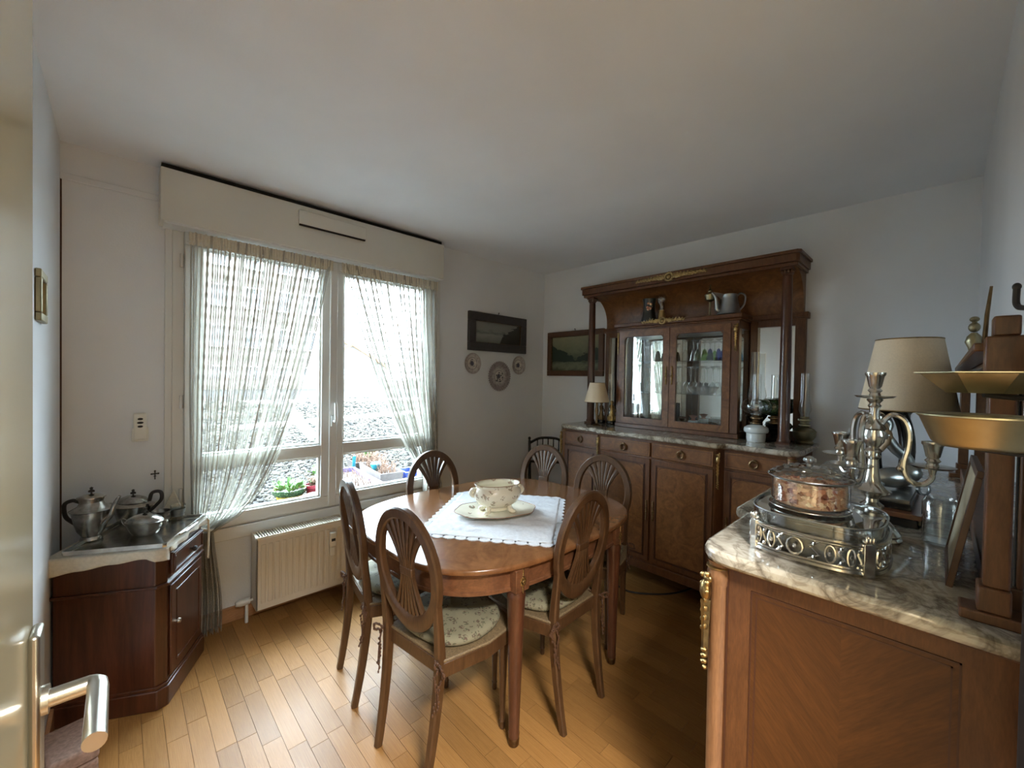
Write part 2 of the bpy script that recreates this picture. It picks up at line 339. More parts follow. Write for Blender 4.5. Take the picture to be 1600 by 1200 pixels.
def copy_tree(o, parent=None):
    c = o.copy(); COL.objects.link(c); c.parent = parent
    for ch in list(o.children): copy_tree(ch, c)
    return c
def T(x, y, z): return Matrix.Translation((x, y, z))
def RX(a): return Matrix.Rotation(R(a), 4, 'X')
def RY(a): return Matrix.Rotation(R(a), 4, 'Y')
def RZ(a): return Matrix.Rotation(R(a), 4, 'Z')
def struct(o): o['kind'] = 'structure'; return o
def ribbon_rect(mb, x0, x1, z0, z1, w, y0, y1, X=None):   # four strips of a rectangular frame in the XZ plane
    mb.box(x0, x1, y0, y1, z1-w, z1, X); mb.box(x0, x1, y0, y1, z0, z0+w, X)
    mb.box(x0, x0+w, y0, y1, z0+w, z1-w, X); mb.box(x1-w, x1, y0, y1, z0+w, z1-w, X)
def superell(a, b, p, n):
    return [(math.copysign(abs(cos(t))**(2/p), cos(t))*a, math.copysign(abs(sin(t))**(2/p), sin(t))*b) for t in (2*pi*i/n for i in range(n))]

# ------------------------------------------------------------------ the room
XL, XB, YW, YR, H = -.20, 3.14, 2.83, -.12, 2.5
WX0, WX1, WZ0, WZ1 = .20, 1.84, .53, 2.24
mb = MB()
mb.box(XL-.2, WX0, YW, YW+.25, -.3, 6); mb.box(WX1, 9, YW, YW+.25, -.3, 6)
mb.box(WX0, WX1, YW, YW+.25, -.3, WZ0); mb.box(WX0, WX1, YW, YW+.25, WZ1, 6); mb.box(-6, XL-.2, YW, YW+.25, -.3, 6)
struct(mb.build('wall_back', 'wall', smooth=False))
struct(MB().box(XB, XB+.15, -2.9, YW, -.1, H).build('wall_right', 'wall', smooth=False))
struct(MB().box(XL-.15, XL, YR, YW, -.1, H).build('wall_left', 'wall', smooth=False))
mb = MB(); mb.box(.70, XB, YR-.12, YR, 0, H); mb.box(XL-.15, -.12, YR-.12, YR, 0, H); mb.box(-.12, .70, YR-.12, YR, 2.08, H)
struct(mb.build('wall_front', 'wall', smooth=False))
struct(MB().box(XL-.15, XB+.15, -2.9, YW+.25, H, H+.12).build('ceiling', 'ceil', smooth=False))
mb = MB(); mb.box(-.9, -.8, -2.9, YR-.12, 0, H); mb.box(-.9, XB, -3.0, -2.9, 0, H); mb.box(-.9, XL-.15, YR-.24, YR-.12, 0, H)
mb.box(-.9, XL-.15, -2.9, YR, H, H+.12)
struct(mb.build('wall_hall', 'hallwall', smooth=False))
fl = struct(MB().box(-.9, XB, -2.9, YW, -.06, -.004).build('floor', 'groove', smooth=False))
# parquet strips, laid along Y
PW = .067; strips = []
nx = int((XB-XL)/PW)+1; rr = random.Random(3)
for i in range(nx):
    x0 = XL+i*PW; y = -.5-rr.random()*.4
    while y < YW:
        L = rr.choice((.22, .27, .33, .4, .48)); a, b = max(y, -.5), min(y+L, YW)
        if b-a > .02: strips.append((x0, a, min(x0+PW, XB), b))
        y += L
strips.sort(key=lambda q: math.hypot((q[0]+q[2])/2-.75, (q[1]+q[3])/2-1.45) + (1.2 if (q[0] > 2.6 or (q[0] > 1.0 and q[3] < .5)) else 0))
g = .0007
pm = MB().box(0, 1, 0, 1, -.006, 0).build('plank', 'beech', fl, smooth=False)
for k, (x0, y0, x1, y1) in enumerate(strips[:298]):
    o = pm if k == 0 else pm.copy()
    if k: COL.objects.link(o)
    o.location = (x0+g, y0+g, rr.uniform(-.0003, 0)); o.scale = (x1-x0-2*g, y1-y0-2*g, 1)
mb = MB(); tones = []
for (x0, y0, x1, y1) in strips[298:]:
    mb.box(x0+g, x1-g, y0+g, y1-g, -.006, 0); tones += [rr.random()]*8
o = mb.build('plank_field', 'beech2', fl, smooth=False, kind='stuff')
at = o.data.attributes.new('tone', 'FLOAT', 'POINT'); at.data.foreach_set('value', tones)
struct(MB().box(XL, XB, YW-.014, YW, 0, .085).build('baseboard_back', 'skirt', bevel=.002))
struct(MB().box(XB-.014, XB, YR, YW-.014, 0, .085).build('baseboard_right', 'skirt', bevel=.002))
struct(MB().box(XL, XL+.014, YR, YW-.014, 0, .085).build('baseboard_left', 'skirt', bevel=.002))
struct(MB().box(.70, XB-.014, YR, YR+.014, 0, .085).build('baseboard_front', 'skirt', bevel=.002))
mb = MB(); mb.box(XL, WX0-.04, YW-.012, YW, 2.326, 2.356); struct(mb.build('trim_1', 'wall', bevel=.003))
mb = MB(); mb.box(XL, XL+.006, YW-.004, YW, .09, 2.33); struct(mb.build('trim_2', 'inlay'))

# window
wi = struct(thing('window_1', None, None, (0, YW, 0)))
mb = MB(); ribbon_rect(mb, WX0, WX1, WZ0+.03, WZ1, .05, -.02, .08)
mb.build('window_frame', 'pvc', wi, bevel=.003)
MB().box(WX0-.05, WX1+.05, -.035, .0, WZ0-.045, WZ0+.03).build('window_sill', 'pvc', wi, bevel=.006)
mb = MB(); mb.box(WX0-.03, WX0, -.02, 0, WZ0, WZ1); mb.box(WX1, WX1+.03, -.02, 0, WZ0, WZ1); mb.build('window_casing', 'pvc', wi, bevel=.003)
MB().box(WX0, WX1, .08, .3, WZ0-.06, WZ0+.03).build('outer_sill', 'slab', wi)
def sash(x0, x1):
    mb = MB(); w = .07; z0, z1 = .575, 2.19
    ribbon_rect(mb, x0, x1, z0, z1, w, -.045, .02); mb.box(x0+w, x1-w, -.045, .02, .912, .985)
    s = mb.build('sash', 'pvc', wi, bevel=.004)
    b = MB(); ribbon_rect(b, x0+w, x1-w, .985, z1-w, .012, -.03, .0); ribbon_rect(b, x0+w, x1-w, z0+w, .912, .012, -.03, .0)
    b.build('glazing_bead', 'pvc', s)
    for za, zb in ((.985, z1-w), (z0+w, .912)):
        MB().box(x0+w, x1-w, -.006, -.002, za, zb).build('pane', 'glass', s)
    return s
sl = sash(.25, 1.02); sr = sash(1.02, 1.79)
MB().box(.995, 1.045, -.062, -.045, .58, 2.185).build('astragal', 'pvc', sr, bevel=.006)
mb = MB(); mb.box(-.014, .014, -.012, 0, -.035, .035); mb.tube([(0, -.01, 0), (0, -.045, 0), (0, -.05, .02), (0, -.046, .06), (0, -.04, .12)], [.009, .009, .01, .010, .008], 10)
mb.build('window_handle', 'pvc', sr, loc=(1.02, -.062, 1.14))
mb = MB()
for z in (.75, 1.25, 2.0): mb.lathe([(0, 0), (.008, 0), (.008, .07), (0, .07)], 10, c=(.238, -.03, z)); mb.lathe([(0, 0), (.008, 0), (.008, .07), (0, .07)], 10, c=(1.80, -.03, z))
mb.build('hinge', 'pvc', wi)

# roller shutter box above the window
t = thing('shutter_box', 'long pale roller shutter box over the window, close under ceiling', 'shutter box', (0, 2.69, 0))
MB().box(.145, 1.82, 0, .14, 2.20, 2.462).build('box_cover', 'box', t, bevel=.004)
MB().box(.16, 1.81, .006, .14, 2.19, 2.2).build('under_rail', 'pvc', t)
MB().box(.15, 1.815, .03, .14, 2.462, 2.49).build('dark_gap', 'shadow', t)
v = MB().box(.773, 1.188, -.022, 0, 2.345, 2.425).build('air_vent', 'box', t, bevel=.004)
MB().box(.778, 1.183, -.016, -.002, 2.337, 2.347).build('vent_slot', 'shadow', v)

# ------------------------------------------------------------------ door at the left, open
dr = struct(thing('door_1', None, None, (-.078, .785, 0)))
MB().box(-.04, 0, -.86, 0, .01, 2.05).build('door_leaf', 'doorp', dr, bevel=.003)
hp = MB().box(0, .010, -.047, -.004, .92, 1.125).build('lock_plate', 'nickel', dr, bevel=.004)
mb = MB(); mb.tube([(.0, -.027, 1.035), (.05, -.027, 1.035), (.054, -.029, 1.035), (.058, -.034, 1.035), (.059, -.045, 1.035), (.059, -.15, 1.035)], [.0105]*6, 18)
mb.lathe([(0, 0), (.017, 0), (.017, .008), (0, .008)], 20, T(.008, -.027, 1.035) @ RY(90))
mb.build('door_handle', 'nickel', dr)
mb = MB(); ribbon_rect(mb, -.80, -.09, 0, 2.08, .04, 0, .02); 
mb = MB(); mb.box(-.12, -.08, YR-.12, YR, 0, 2.08); mb.box(.66, .70, YR-.14, YR+.015, 0, 2.12); mb.box(-.12, .70, YR-.12, YR, 2.05, 2.08)
struct(mb.build('trim_3', 'doorp', bevel=.003))

# ------------------------------------------------------------------ curtains (each hangs from its own sash)
def curtain(label, x0, x1, tie_x, tie_z, side, zt=2.15, foot=.02, grp=None, wt=.07, ex=.45):
    # side=+1: gathers to the left edge (x0), -1 to the right edge
    nu, nv = 150, 70; W = 1.9; vs = []; uvs = []; zb = foot
    y0 = YW-.085
    for j in range(nv+1):
        z = zt+.03-(zt+.03-zb)*j/nv
        if z > tie_z: k = (z-tie_z)/(zt+.03-tie_z); 
        else: k = 0
        if side > 0: xl = tie_x-.02+(x0-tie_x+.02)*min(1, k*2.2)**.8; xr = tie_x+wt+(x1-tie_x-wt)*k**ex
        else: xr = tie_x+.02+(x1-tie_x-.02)*min(1, k*2.2)**.8; xl = tie_x-wt+(x0-tie_x+wt)*k**ex
        if z < tie_z:
            q = (tie_z-z)/max(tie_z-zb, .01); xl -= .03*q if side > 0 else .02*q; xr += .06*q*(.6+.4*sin(3*q))
        for i in range(nu+1):
            u = i/nu; wdt = xr-xl; comp = min(1, wdt/.7)
            amp = .014+.020*(1-comp)
            if z > zt-.05: amp *= .5
            ph = 2*pi*u*13+1.3*sin(5*u+1)+.8*sin(z*2+u*4)
            y = y0+amp*sin(ph)+.006*sin(ph*2.3+z*3)
            if z > zt-.055: y += .004*sin(2*pi*u*38)
            x = xl+wdt*(u+.012*sin(ph*.5+z))
            vs.append((x, y, z+.006*sin(ph)*(1 if j == nv else 0))); uvs.append((u*W, z))
    fs = [(j*(nu+1)+i, j*(nu+1)+i+1, (j+1)*(nu+1)+i+1, (j+1)*(nu+1)+i) for j in range(nv) for i in range(nu)]
    mb = MB(); mb.add(vs, fs)
    o = mb.build('curtain_panel', 'lace', angle=180)
    uv = o.data.uv_layers.new(name='UVMap'); li = [0]*len(o.data.loops); o.data.loops.foreach_get('vertex_index', li)
    uv.data.foreach_set('uv', [c for k in li for c in uvs[k]])
    t = thing('lace_curtain', label, 'curtain', (0, 0, 0)); o.parent = t
    r = MB(); r.tube([(x0-.01, y0, zt-.02), (x1+.01, y0, zt-.02)], .004, 8); r.build('curtain_rod', 'pvc', t)
    # gathered header strip
    h = MB(); n = 160
    vs = []
    for j in range(4):
        for i in range(n+1): vs.append((x0+(x1-x0)*i/n, y0-.006+.006*sin(i*1.9)+.003*sin(i*.7), zt+.03-.022*j+.003*sin(i*1.3)))
    h.add(vs, [(j*(n+1)+i, j*(n+1)+i+1, (j+1)*(n+1)+i+1, (j+1)*(n+1)+i) for j in range(3) for i in range(n)])
    h.build('gathered_header', 'runner', t, angle=180)
    b = MB(); pts = [(tie_x+(wt*.5 if side > 0 else -wt*.5)+(wt*.62)*cos(a), y0+.035*sin(a), tie_z+.01*sin(2*a)) for a in (2*pi*i/20 for i in range(20))]
    b.tube(pts, .007, 8, closed=True); b.build('tieback', 'runner', t)
    return t
curtain('left lace curtain gathered beside the corner cabinet, hanging to the floor', .262, 1.0, .30, .60, 1)
curtain('right lace curtain drawn aside behind the chair near the picture wall', 1.055, 1.80, 1.79, .70, -1, foot=.55, ex=.7)

# ------------------------------------------------------------------ radiator under the window
t = thing('radiator', 'cream ribbed panel radiator with grille top under the window', 'radiator', (.565, 0, .012))
rx1, ry0, ry1 = .86, 2.668, 2.795
mb = MB(); mb.box(0, rx1, ry0+.006, ry0+.02, .07, .485); mb.box(0, .012, ry0+.006, ry1, .07, .49); mb.box(rx1-.012, rx1, ry0+.006, ry1, .07, .49); mb.box(0, rx1, ry1-.014, ry1, .09, .47)
mb.build('radiator_body', 'enamel', t, bevel=.004)
rb = MB().box(0, .024, -.006, 0, .11, .45).build('rib', 'enamel', t, bevel=.005, loc=(.024, ry0+.006, 0))
for k in range(1, 23):
    c = rb.copy(); COL.objects.link(c); c.location.x = .024+k*.0355
tg = MB(); tg.box(0, rx1, ry0+.008, ry0+.014, .484, .492); tg.box(0, rx1, ry1-.006, ry1, .484, .492)
for k in range(60): tg.box(.01+k*(rx1-.02)/60, .01+(k+.45)*(rx1-.02)/60, ry0+.012, ry1-.004, .484, .490)
g2 = tg.build('top_grille', 'enamel', t); MB().box(.01, rx1-.01, ry0+.02, ry1-.014, .44, .45).build('grille_shadow', 'slot', g2)
mb = MB(); mb.box(.40, .44, ry0-.022, ry0, .34, .43); mb.box(.405, .435, ry0-.014, ry0, .28, .335)
hm = mb.build('heat_meter', 'plastic', t, bevel=.005); MB().box(.408, .432, ry0-.0235, ry0-.02, .375, .392).build('display', 'ink', hm)
mb = MB(); mb.tube([(-.03, 2.75, -.01), (-.03, 2.75, .11), (.01, 2.75, .115)], .009, 10); mb.lathe([(0, -.02), (.018, -.02), (.02, .03), (.012, .05), (0, .05)], 14, T(-.035, 2.75, .112) @ RY(-90))
mb.build('valve', 'pvc', t)

# ------------------------------------------------------------------ things on the window wall
t = thing('remote_control', 'white remote control in holder on wall left of curtain', 'remote', (.077, YW-.001, 1.157))
MB().box(-.032, .032, -.022, 0, -.07, .0).build('holder', 'plastic', t, bevel=.006)
b = MB().box(-.026, .026, -.026, -.006, -.062, .075).build('remote_body', 'plastic', t, bevel=.008)
for z, w in ((.045, .011), (.026, .013), (.007, .011)): MB().ell((0, -.026, z), w, .003, .006, 10, 5).build('button', 'ink', b)
t = thing('wall_cross', 'small black cross on the wall above the teapots', 'cross', (.135, YW-.003, .905))
mb = MB(); mb.box(-.005, .005, -.008, 0, -.045, .04); mb.box(-.026, .026, -.008, 0, .008, .018)
for x, z in ((0, .042), (-.027, .013), (.027, .013)): mb.ell((x, -.004, z), .009, .004, .009, 10, 5)
mb.ell((0, -.004, -.012), .012, .004, .006, 8, 5)
mb.build('cross_body', 'iron', t); t.scale = (.5, 1, .5)
tag(MB().tube([(0, 0, .0), (0, -.015, 0), (0, -.02, .012), (0, -.018, .02)], .005, 8).build('curtain_hook', 'iron', loc=(1.86, YW, .86)), 'small dark curtain hook on wall right of the window', 'hook')
def picture(name, label, w, h, fw, fmat, pmat, loc, rz, d=.025, bead=None):
    t = thing(name, label, 'picture', loc, rz)
    mb = MB(); ribbon_rect(mb, -w/2, w/2, -h/2, h/2, fw, -d, 0); f = mb.build('picture_frame', fmat, t, bevel=.004)
    if bead: b = MB(); ribbon_rect(b, -w/2+fw-.004, w/2-fw+.004, -h/2+fw-.004, h/2-fw+.004, .006, -d+.004, -.006); b.build('inner_bead', bead, f)
    MB().box(-w/2+fw, w/2-fw, -.010, -.004, -h/2+fw, h/2-fw).build('print', pmat, t)
    k = MB(); k.tube([(0, -.008, h/2), (0, -.008, h/2+.018)], .003, 6); k.lathe([(0, 0), (.005, 0), (.005, .004), (0, .004)], 8, T(0, -.012, h/2+.018) @ RX(90)); k.build('hanging_nail', 'iron', t)
    return t
picture('framed_seascape', 'wide dark framed seascape above three plates on the window wall', .70, .338, .075, 'lead', 'sea', (2.512, YW, 1.845), 0, .03, 'bronze')
picture('framed_landscape', 'brown framed green lake landscape painting partly behind the hutch column', .66, .43, .05, 'rim', 'lake', (XB, 2.42, 1.685), R(-90), .03, 'bronze')
def wall_plate(label, x, z, r, dark=False):
    t = thing('decorative_plate', label, 'plate', (x, YW-.004, z))
    X = RX(90)
    mb = MB(); mb.lathe([(0, 0), (r*.6, .0), (r*.95, .014), (r, .018), (r*.96, .02), (r*.62, .007), (0, .006)], 40, X); mb.build('plate_body', 'plate', t)
    rim = MB()
    for i in range(40): a = 2*pi*i/40; rim.ell((r*cos(a), -.018, r*sin(a)), r*.055, .003, r*.055, 6, 4)
    rim.build('scalloped_rim', 'plate', t)
    f = MB(); rn = random.Random(int(x*100))
    for i in range(14 if r > .1 else 6):
        a = rn.random()*6.28; q = r*.45*sqrt(rn.random()); f.ell((q*cos(a), -.008, q*sin(a)), r*.07, .0018, r*.05, 6, 4)
    f.build('painted_motif', 'lead', t)
wall_plate('left small patterned plate under the left end of seascape', 2.212, 1.562, .088)
wall_plate('large patterned plate hanging lowest, between two small plates', 2.525, 1.456, .132)
wall_plate('right small patterned plate nearest the room corner', 2.772, 1.564, .086)
# brass framed plate on the left wall
t = thing('brass_wall_frame', 'small brass framed wall piece on wall beside the open door', 'wall frame', (XL, 2.12, 1.69), R(90))
mb = MB(); ribbon_rect(mb, -.08, .08, -.085, .085, .028, -.016, 0); mb.build('frame_rim', 'brass', t, bevel=.004); MB().box(-.055, .055, -.006, -.002, -.06, .06).build('frame_panel', 'bronze', t)

# ------------------------------------------------------------------ corner cabinet (rectangular chest set at an angle) at the left
d1 = Vector((.4486, .8937)).normalized(); ang = atan2(d1.y, d1.x)
# local frame: +x along the front face (A->B), +y into the body; A is the origin corner nearest the camera
cab = thing('corner_chest', 'dark red mahogany chest with drawer and door beside left curtain', 'cabinet', (.138, 2.276, 0), ang)
FW, FD = .384, .37; ch = .03
foot = [(ch, 0), (FW-.012, 0), (FW, .012), (FW, FD), (0, FD), (0, ch)]
grow = lambda poly, e: [(x+(e if x > .19 else -e), y+(e if y > .18 else -e)) for x, y in poly]
MB().prism(foot, .0, .665).build('body', 'mahog', cab, bevel=.003)
MB().prism(grow(foot, .012), 0, .085).build('plinth', 'mahog', cab, bevel=.005)
MB().prism(grow(foot, .006), .085, .098).build('plinth_moulding', 'mahog', cab, bevel=.002); MB().prism(grow(foot, .010), .520, .532).build('waist_moulding', 'mahog', cab, bevel=.003)
MB().prism(grow(foot, .016), .665, .688).build('top', 'mahog', cab, bevel=.006)
d = MB().box(.05, FW-.03, -.014, 0, .555, .65).build('drawer', 'mahog', cab, bevel=.004)
mb = MB(); ribbon_rect(mb, .055, FW-.035, .56, .645, .012, -.02, -.013); mb.build('drawer_moulding', 'mahog', d, bevel=.002)
def knob(mb, x, y, z, r=.012): mb.lathe([(0, 0), (r*.5, 0), (r*.45, r*.7), (r, r*1.3), (r*.9, r*2), (0, r*2.3)], 14, T(x, y, z) @ RX(90))
mb = MB(); knob(mb, FW/2+.02, -.014, .603, .013); mb.build('knob', 'iron', d)
d = MB().box(.045, FW-.03, -.010, 0, .11, .51).build('door', 'mahog', cab, bevel=.004)
mb = MB(); knob(mb, .075, -.010, .335, .011); mb.build('knob', 'nickel', d)
mb = MB(); ribbon_rect(mb, .09, FW-.06, .15, .47, .006, -.0125, -.009); mb.build('panel_moulding', 'mahog', d)
# small covered box at the foot
t = thing('fabric_box', 'low mottled fabric box on floor behind the door handle', 'box', (-.127, 2.14, 0), R(10))
MB().box(-.06, .06, -.1, .1, 0, .06).build('box_base', 'plush', t, bevel=.006); MB().box(-.063, .063, -.103, .103, .062, .115).build('box_lid', 'plush', t, bevel=.01)
# runner cloth
mb = MB(); n = 36; vs = []; fs = []
def local2(x, y): return (x, y)
def drape(path, drop, z, out):
    vs = []; m = 7
    for i, (x, y, nx_, ny_) in enumerate(path):
        for j in range(m+1):
            q = j/m; w = .006*sin(i*.55)*q
            vs.append((x+nx_*(out+w), y+ny_*(out+w), z-drop(i/len(path))*q))
    fs = [(i*(m+1)+j, i*(m+1)+j+1, (i+1)*(m+1)+j+1, (i+1)*(m+1)+j) for i in range(len(path)-1) for j in range(m)]
    return vs, fs
cl = thing('table_runner', 'cream cloth runner covering the mahogany chest, under the silver tray', 'cloth', (.138, 2.276, 0), ang)
e = .018
MB().prism(grow(foot, e), .689, .6925).build('runner_top', 'runner', cl)
path = [(-e, FD+e-(FD+e)*i/40, -1, 0) for i in range(39)]+[(-e+.01, .0, -.8, -.6), (.012, -e+.004, -.5, -.86)]
v_, f_ = drape(path, lambda q: .03+.045*(1-q)**1.5+.03*max(0, q-.85)/.15, .692, .004)
mb = MB(); mb.add(v_, f_); o = mb.build('side_fall', 'runner', cl); sm = o.modifiers.new('thick', 'SOLIDIFY'); sm.thickness = .002
path = [(.012+(FW-.0)*i/40, -e, 0, -1) for i in range(41)]
v_, f_ = drape(path, lambda q: .018+.006*sin(q*9), .692, .003)
mb = MB(); mb.add(v_, f_); o = mb.build('front_fall', 'runner', cl); sm = o.modifiers.new('thick', 'SOLIDIFY'); sm.thickness = .002
mb = MB(); pts = [(FW+.0, -.024, .688), (FW+.006, -.026, .62), (FW-.004, -.027, .55), (FW-.01, -.027, .49)]
mb.tube(pts, .004, 6); mb.tube([(x+.012, y, z-.01) for x, y, z in pts], .003, 6); mb.build('hanging_ribbon', 'runner', cl)
# silver tray
tr = thing('silver_tray', 'rectangular tarnished silver tray carrying the tea set on chest', 'tray', (.138, 2.276, .694), ang)
tp = [(.0, -.012), (FW+.005, -.012), (FW+.005, FD-.03), (.0, FD-.03)]
MB().prism([(.0, .0), (FW-.01, .0), (FW-.01, FD-.04), (.0, FD-.04)], 0, .004).build('tray_floor', 'dsilver', tr)
mb = MB(); ring = [(x, y, .012) for x, y in [(-.008, .0), (0, -.008), (FW-.01, -.008), (FW, .0), (FW, FD-.04), (FW-.01, FD-.032), (0, FD-.032), (-.008, FD-.04)]]
mb.bar(ring, .006, .018, (0, 0, 1), closed=True); mb.build('gallery_rim', 'silver', tr)
mb = MB(); mb.tube([(FW*.3, -.01, .014), (FW*.35, -.026, .02), (FW*.65, -.026, .02), (FW*.7, -.01, .014)], [.005, .005, .005, .005], 8); mb.build('tray_handle', 'silver', tr)
ZT = .699
def pot(name, label, cat, x, y, prof, sx=1, sy=1, rz=0, mat='dsilver', lid=None, finial=None, spout=None, handle=None, feet=None, hr=.006, hmat=None, handle2=None):
    t = thing(name, label, cat, (x, y, ZT), rz)
    MB().lathe(prof, 32, sx=sx, sy=sy).build('pot_body', mat, t)
    if lid: l = MB().lathe(lid, 32, sx=sx, sy=sy).build('lid', mat, t)
    if finial:
        mb = MB(); z = finial; mb.lathe([(.004, z), (.003, z+.006), (.011, z+.010), (.009, z+.016), (.004, z+.02), (.007, z+.026), (0, z+.032)], 12)
        for a in range(4): mb.ell((.009*cos(a*pi/2), .009*sin(a*pi/2), z+.012), .006, .003, .004, 6, 4)
        mb.build('finial', 'iron', l)
    if spout: mb = MB(); mb.tube(spout, [.013, .006], 12); mb.build('spout', mat, t)
    for hh in (handle, handle2):
        if hh: mb = MB(); mb.tube(hh, hr, 8); mb.build('handle', hmat or mat, t)
    if feet:
        for a in range(4):
            mb = MB(); q = a*pi/2+pi/4; mb.ell((feet*sx*cos(q), feet*sy*sin(q), .006), .008, .008, .007, 8, 5); mb.build('foot', mat, t)
    return t
def curve(pts, n=24):
    P = [Vector(p) for p in pts]; out = []
    Q = [P[0]*2-P[1]]+P+[P[-1]*2-P[-2]]
    for i in range(1, len(Q)-2):
        for k in range(n//(len(P)-1)+1):
            t = k/(n//(len(P)-1)+1); a, b, c, d = Q[i-1], Q[i], Q[i+1], Q[i+2]
            out.append(.5*((2*b)+(c-a)*t+(2*a-5*b+4*c-d)*t*t+(3*b-a-3*c+d)*t**3))
    out.append(P[-1]); return out
RT = R(-44)   # direction across the view, for things the photo shows in profile
pot('coffee_pot', 'tall silver coffee pot with black handle, left end of tray', 'coffee pot', -.088, 2.575,
    [(0, 0), (.034, 0), (.038, .004), (.036, .012), (.03, .018), (.046, .045), (.056, .08), (.062, .115), (.066, .130), (.072, .134), (.064, .140), (.045, .152), (.038, .168), (.042, .182), (.044, .186)],
    rz=RT, lid=[(.047, .186), (.047, .191), (.03, .198), (.012, .202), (0, .203)], finial=.202,
    spout=curve([(.05, 0, .075), (.085, 0, .11), (.10, 0, .155), (.125, 0, .195)], 18),
    handle=curve([(-.055, 0, .165), (-.085, 0, .170), (-.12, 0, .15), (-.115, 0, .10), (-.085, 0, .075), (-.058, 0, .062)], 24), hr=.008, hmat='iron')
pot('teapot', 'low oval silver teapot standing at the back of tray', 'teapot', .050, 2.735,
    [(0, 0), (.045, 0), (.052, .004), (.06, .03), (.068, .06), (.072, .085), (.078, .089), (.07, .094), (.055, .102)],
    sx=1.2, sy=.85, rz=RT, lid=[(.056, .102), (.057, .106), (.046, .122), (.025, .132), (0, .135)], finial=.134,
    spout=curve([(-.06, 0, .04), (-.1, 0, .06), (-.115, 0, .095)], 14), handle=curve([(.08, 0, .11), (.095, 0, .15), (.135, 0, .155), (.14, 0, .12), (.11, 0, .085), (.085, 0, .06)], 24), hr=.008, hmat='iron', feet=.045)
pot('sugar_bowl', 'oval lidded silver sugar bowl at the front of tray', 'sugar bowl', .085, 2.508,
    [(0, .0), (.04, 0), (.044, .004), (.055, .025), (.062, .05), (.066, .062), (.06, .066)],
    sx=1.2, sy=.85, rz=RT, mat='dsilver', lid=[(.062, .066), (.056, .074), (.035, .088), (.012, .095), (0, .096)], finial=.094,
    handle=curve([(-.07, 0, .055), (-.1, 0, .065), (-.098, 0, .045), (-.072, 0, .03)], 16), handle2=curve([(.07, 0, .055), (.1, 0, .065), (.098, 0, .045), (.072, 0, .03)], 16), hr=.004)
pot('cream_jug', 'small open silver cream jug right of the teapot', 'jug', .150, 2.640,
    [(0, 0), (.026, 0), (.03, .01), (.036, .035), (.034, .05), (.04, .062), (.037, .062), (.03, .048), (0, .02)], sx=1.2, sy=.85, rz=RT,
    handle=curve([(-.04, 0, .055), (-.06, 0, .06), (-.06, 0, .035), (-.038, 0, .02)], 16), hr=.003)
t = thing('glass_beaker', 'small frosted glass beaker at the right end of tray', 'glass', (.215, 2.655, ZT))
MB().lathe([(0, 0), (.026, 0), (.032, .07), (.033, .075), (.030, .074), (.024, .004), (0, .004)], 24).build('glass_body', 'clear', t); MB().lathe([(.0275, .02), (.031, .055)], 24).build('engraved_band', 'pewter', t)
t = thing('folded_napkin', 'pale folded napkin leaning behind the teapot handle', 'napkin', (.20, 2.765, ZT-.001))
MB().prism([(-.05, 0), (.055, 0), (.0, .13)], -.006, .006, RZ(-20) @ RX(78)).build('napkin_fold', 'runner', t, bevel=.004)

# ------------------------------------------------------------------ dining table
TX, TY, TZ = 1.47, 1.632, .735
tb = thing('dining_table', 'oval walnut dining table in the middle, white cloth on top', 'table', (TX, TY, 0))
N = 96
def ring(a, b, z, p=3.1): return [(x, y, z) for x, y in superell(a, b, p, N)]
def stack(rings, cap=True):
    mb = MB(); n = len(rings[0]); vs = [p for r_ in rings for p in r_]
    fs = [(j*n+i, j*n+(i+1) % n, (j+1)*n+(i+1) % n, (j+1)*n+i) for j in range(len(rings)-1) for i in range(n)]
    if cap: fs += [tuple(reversed(range(n))), tuple(range((len(rings)-1)*n, len(rings)*n))]
    mb.add(vs, fs); return mb
a, b = .683, .565
stack([ring(a-.02, b-.02, TZ-.026), ring(a-.004, b-.004, TZ-.024), ring(a, b, TZ-.018), ring(a, b, TZ-.006), ring(a-.004, b-.004, TZ-.001), ring(a-.008, b-.008, TZ)]).build('tabletop', 'table', tb, angle=50)
ap = stack([ring(a-.03, b-.03, TZ-.115), ring(a-.026, b-.026, TZ-.112), ring(a-.026, b-.026, TZ-.1), ring(a-.03, b-.03, TZ-.097), ring(a-.03, b-.03, TZ-.027)]).build('apron', 'tablew', tb, angle=50)
leg0 = None
for sx, sy in ((-1, -1), (1, -1), (-1, 1), (1, 1)):
    if leg0 is None:
        mb = MB(); mb.lathe([(0, 0), (.012, 0), (.018, .006), (.02, .03), (.023, .05), (.021, .054), (.024, .2), (.031, .45), (.036, .585), (.038, .6), (.034, .612), (.034, .62)], 28)
        leg0 = lg = mb.build('leg', 'tleg', tb)
        bk = MB().box(-.036, .036, -.036, .036, .62, TZ-.026).build('leg_block', 'tablew', lg, bevel=.003)
        mb = MB(); mb.lathe([(0, 0), (.016, 0), (.02, .006), (.021, .03), (.019, .034)], 20, sx=1.05, sy=1.05); mb.build('sabot', 'bronze', lg)
        mb = MB()
        for k in range(8): q = k*pi/4; mb.ell((.011*cos(q), -.038, .66+.014*sin(q)), .006, .003, .006, 6, 4)
        mb.ell((0, -.039, .66), .006, .004, .006); 
        for k in range(5): mb.ell((.0, -.038, .685-.0+.006*k), .005-.0006*k, .003, .004, 6, 4)
        for k in range(4): mb.ell((.0, -.038, .636-.006*k), .005-.0008*k, .003, .004, 6, 4)
        mb.build('bronze_rosette', 'gilt', lg)
    else: lg = copy_tree(leg0, tb)
    lg.location = (sx*.345, sy*(b-.066), 0)
    if sy > 0: lg.rotation_euler.z = pi

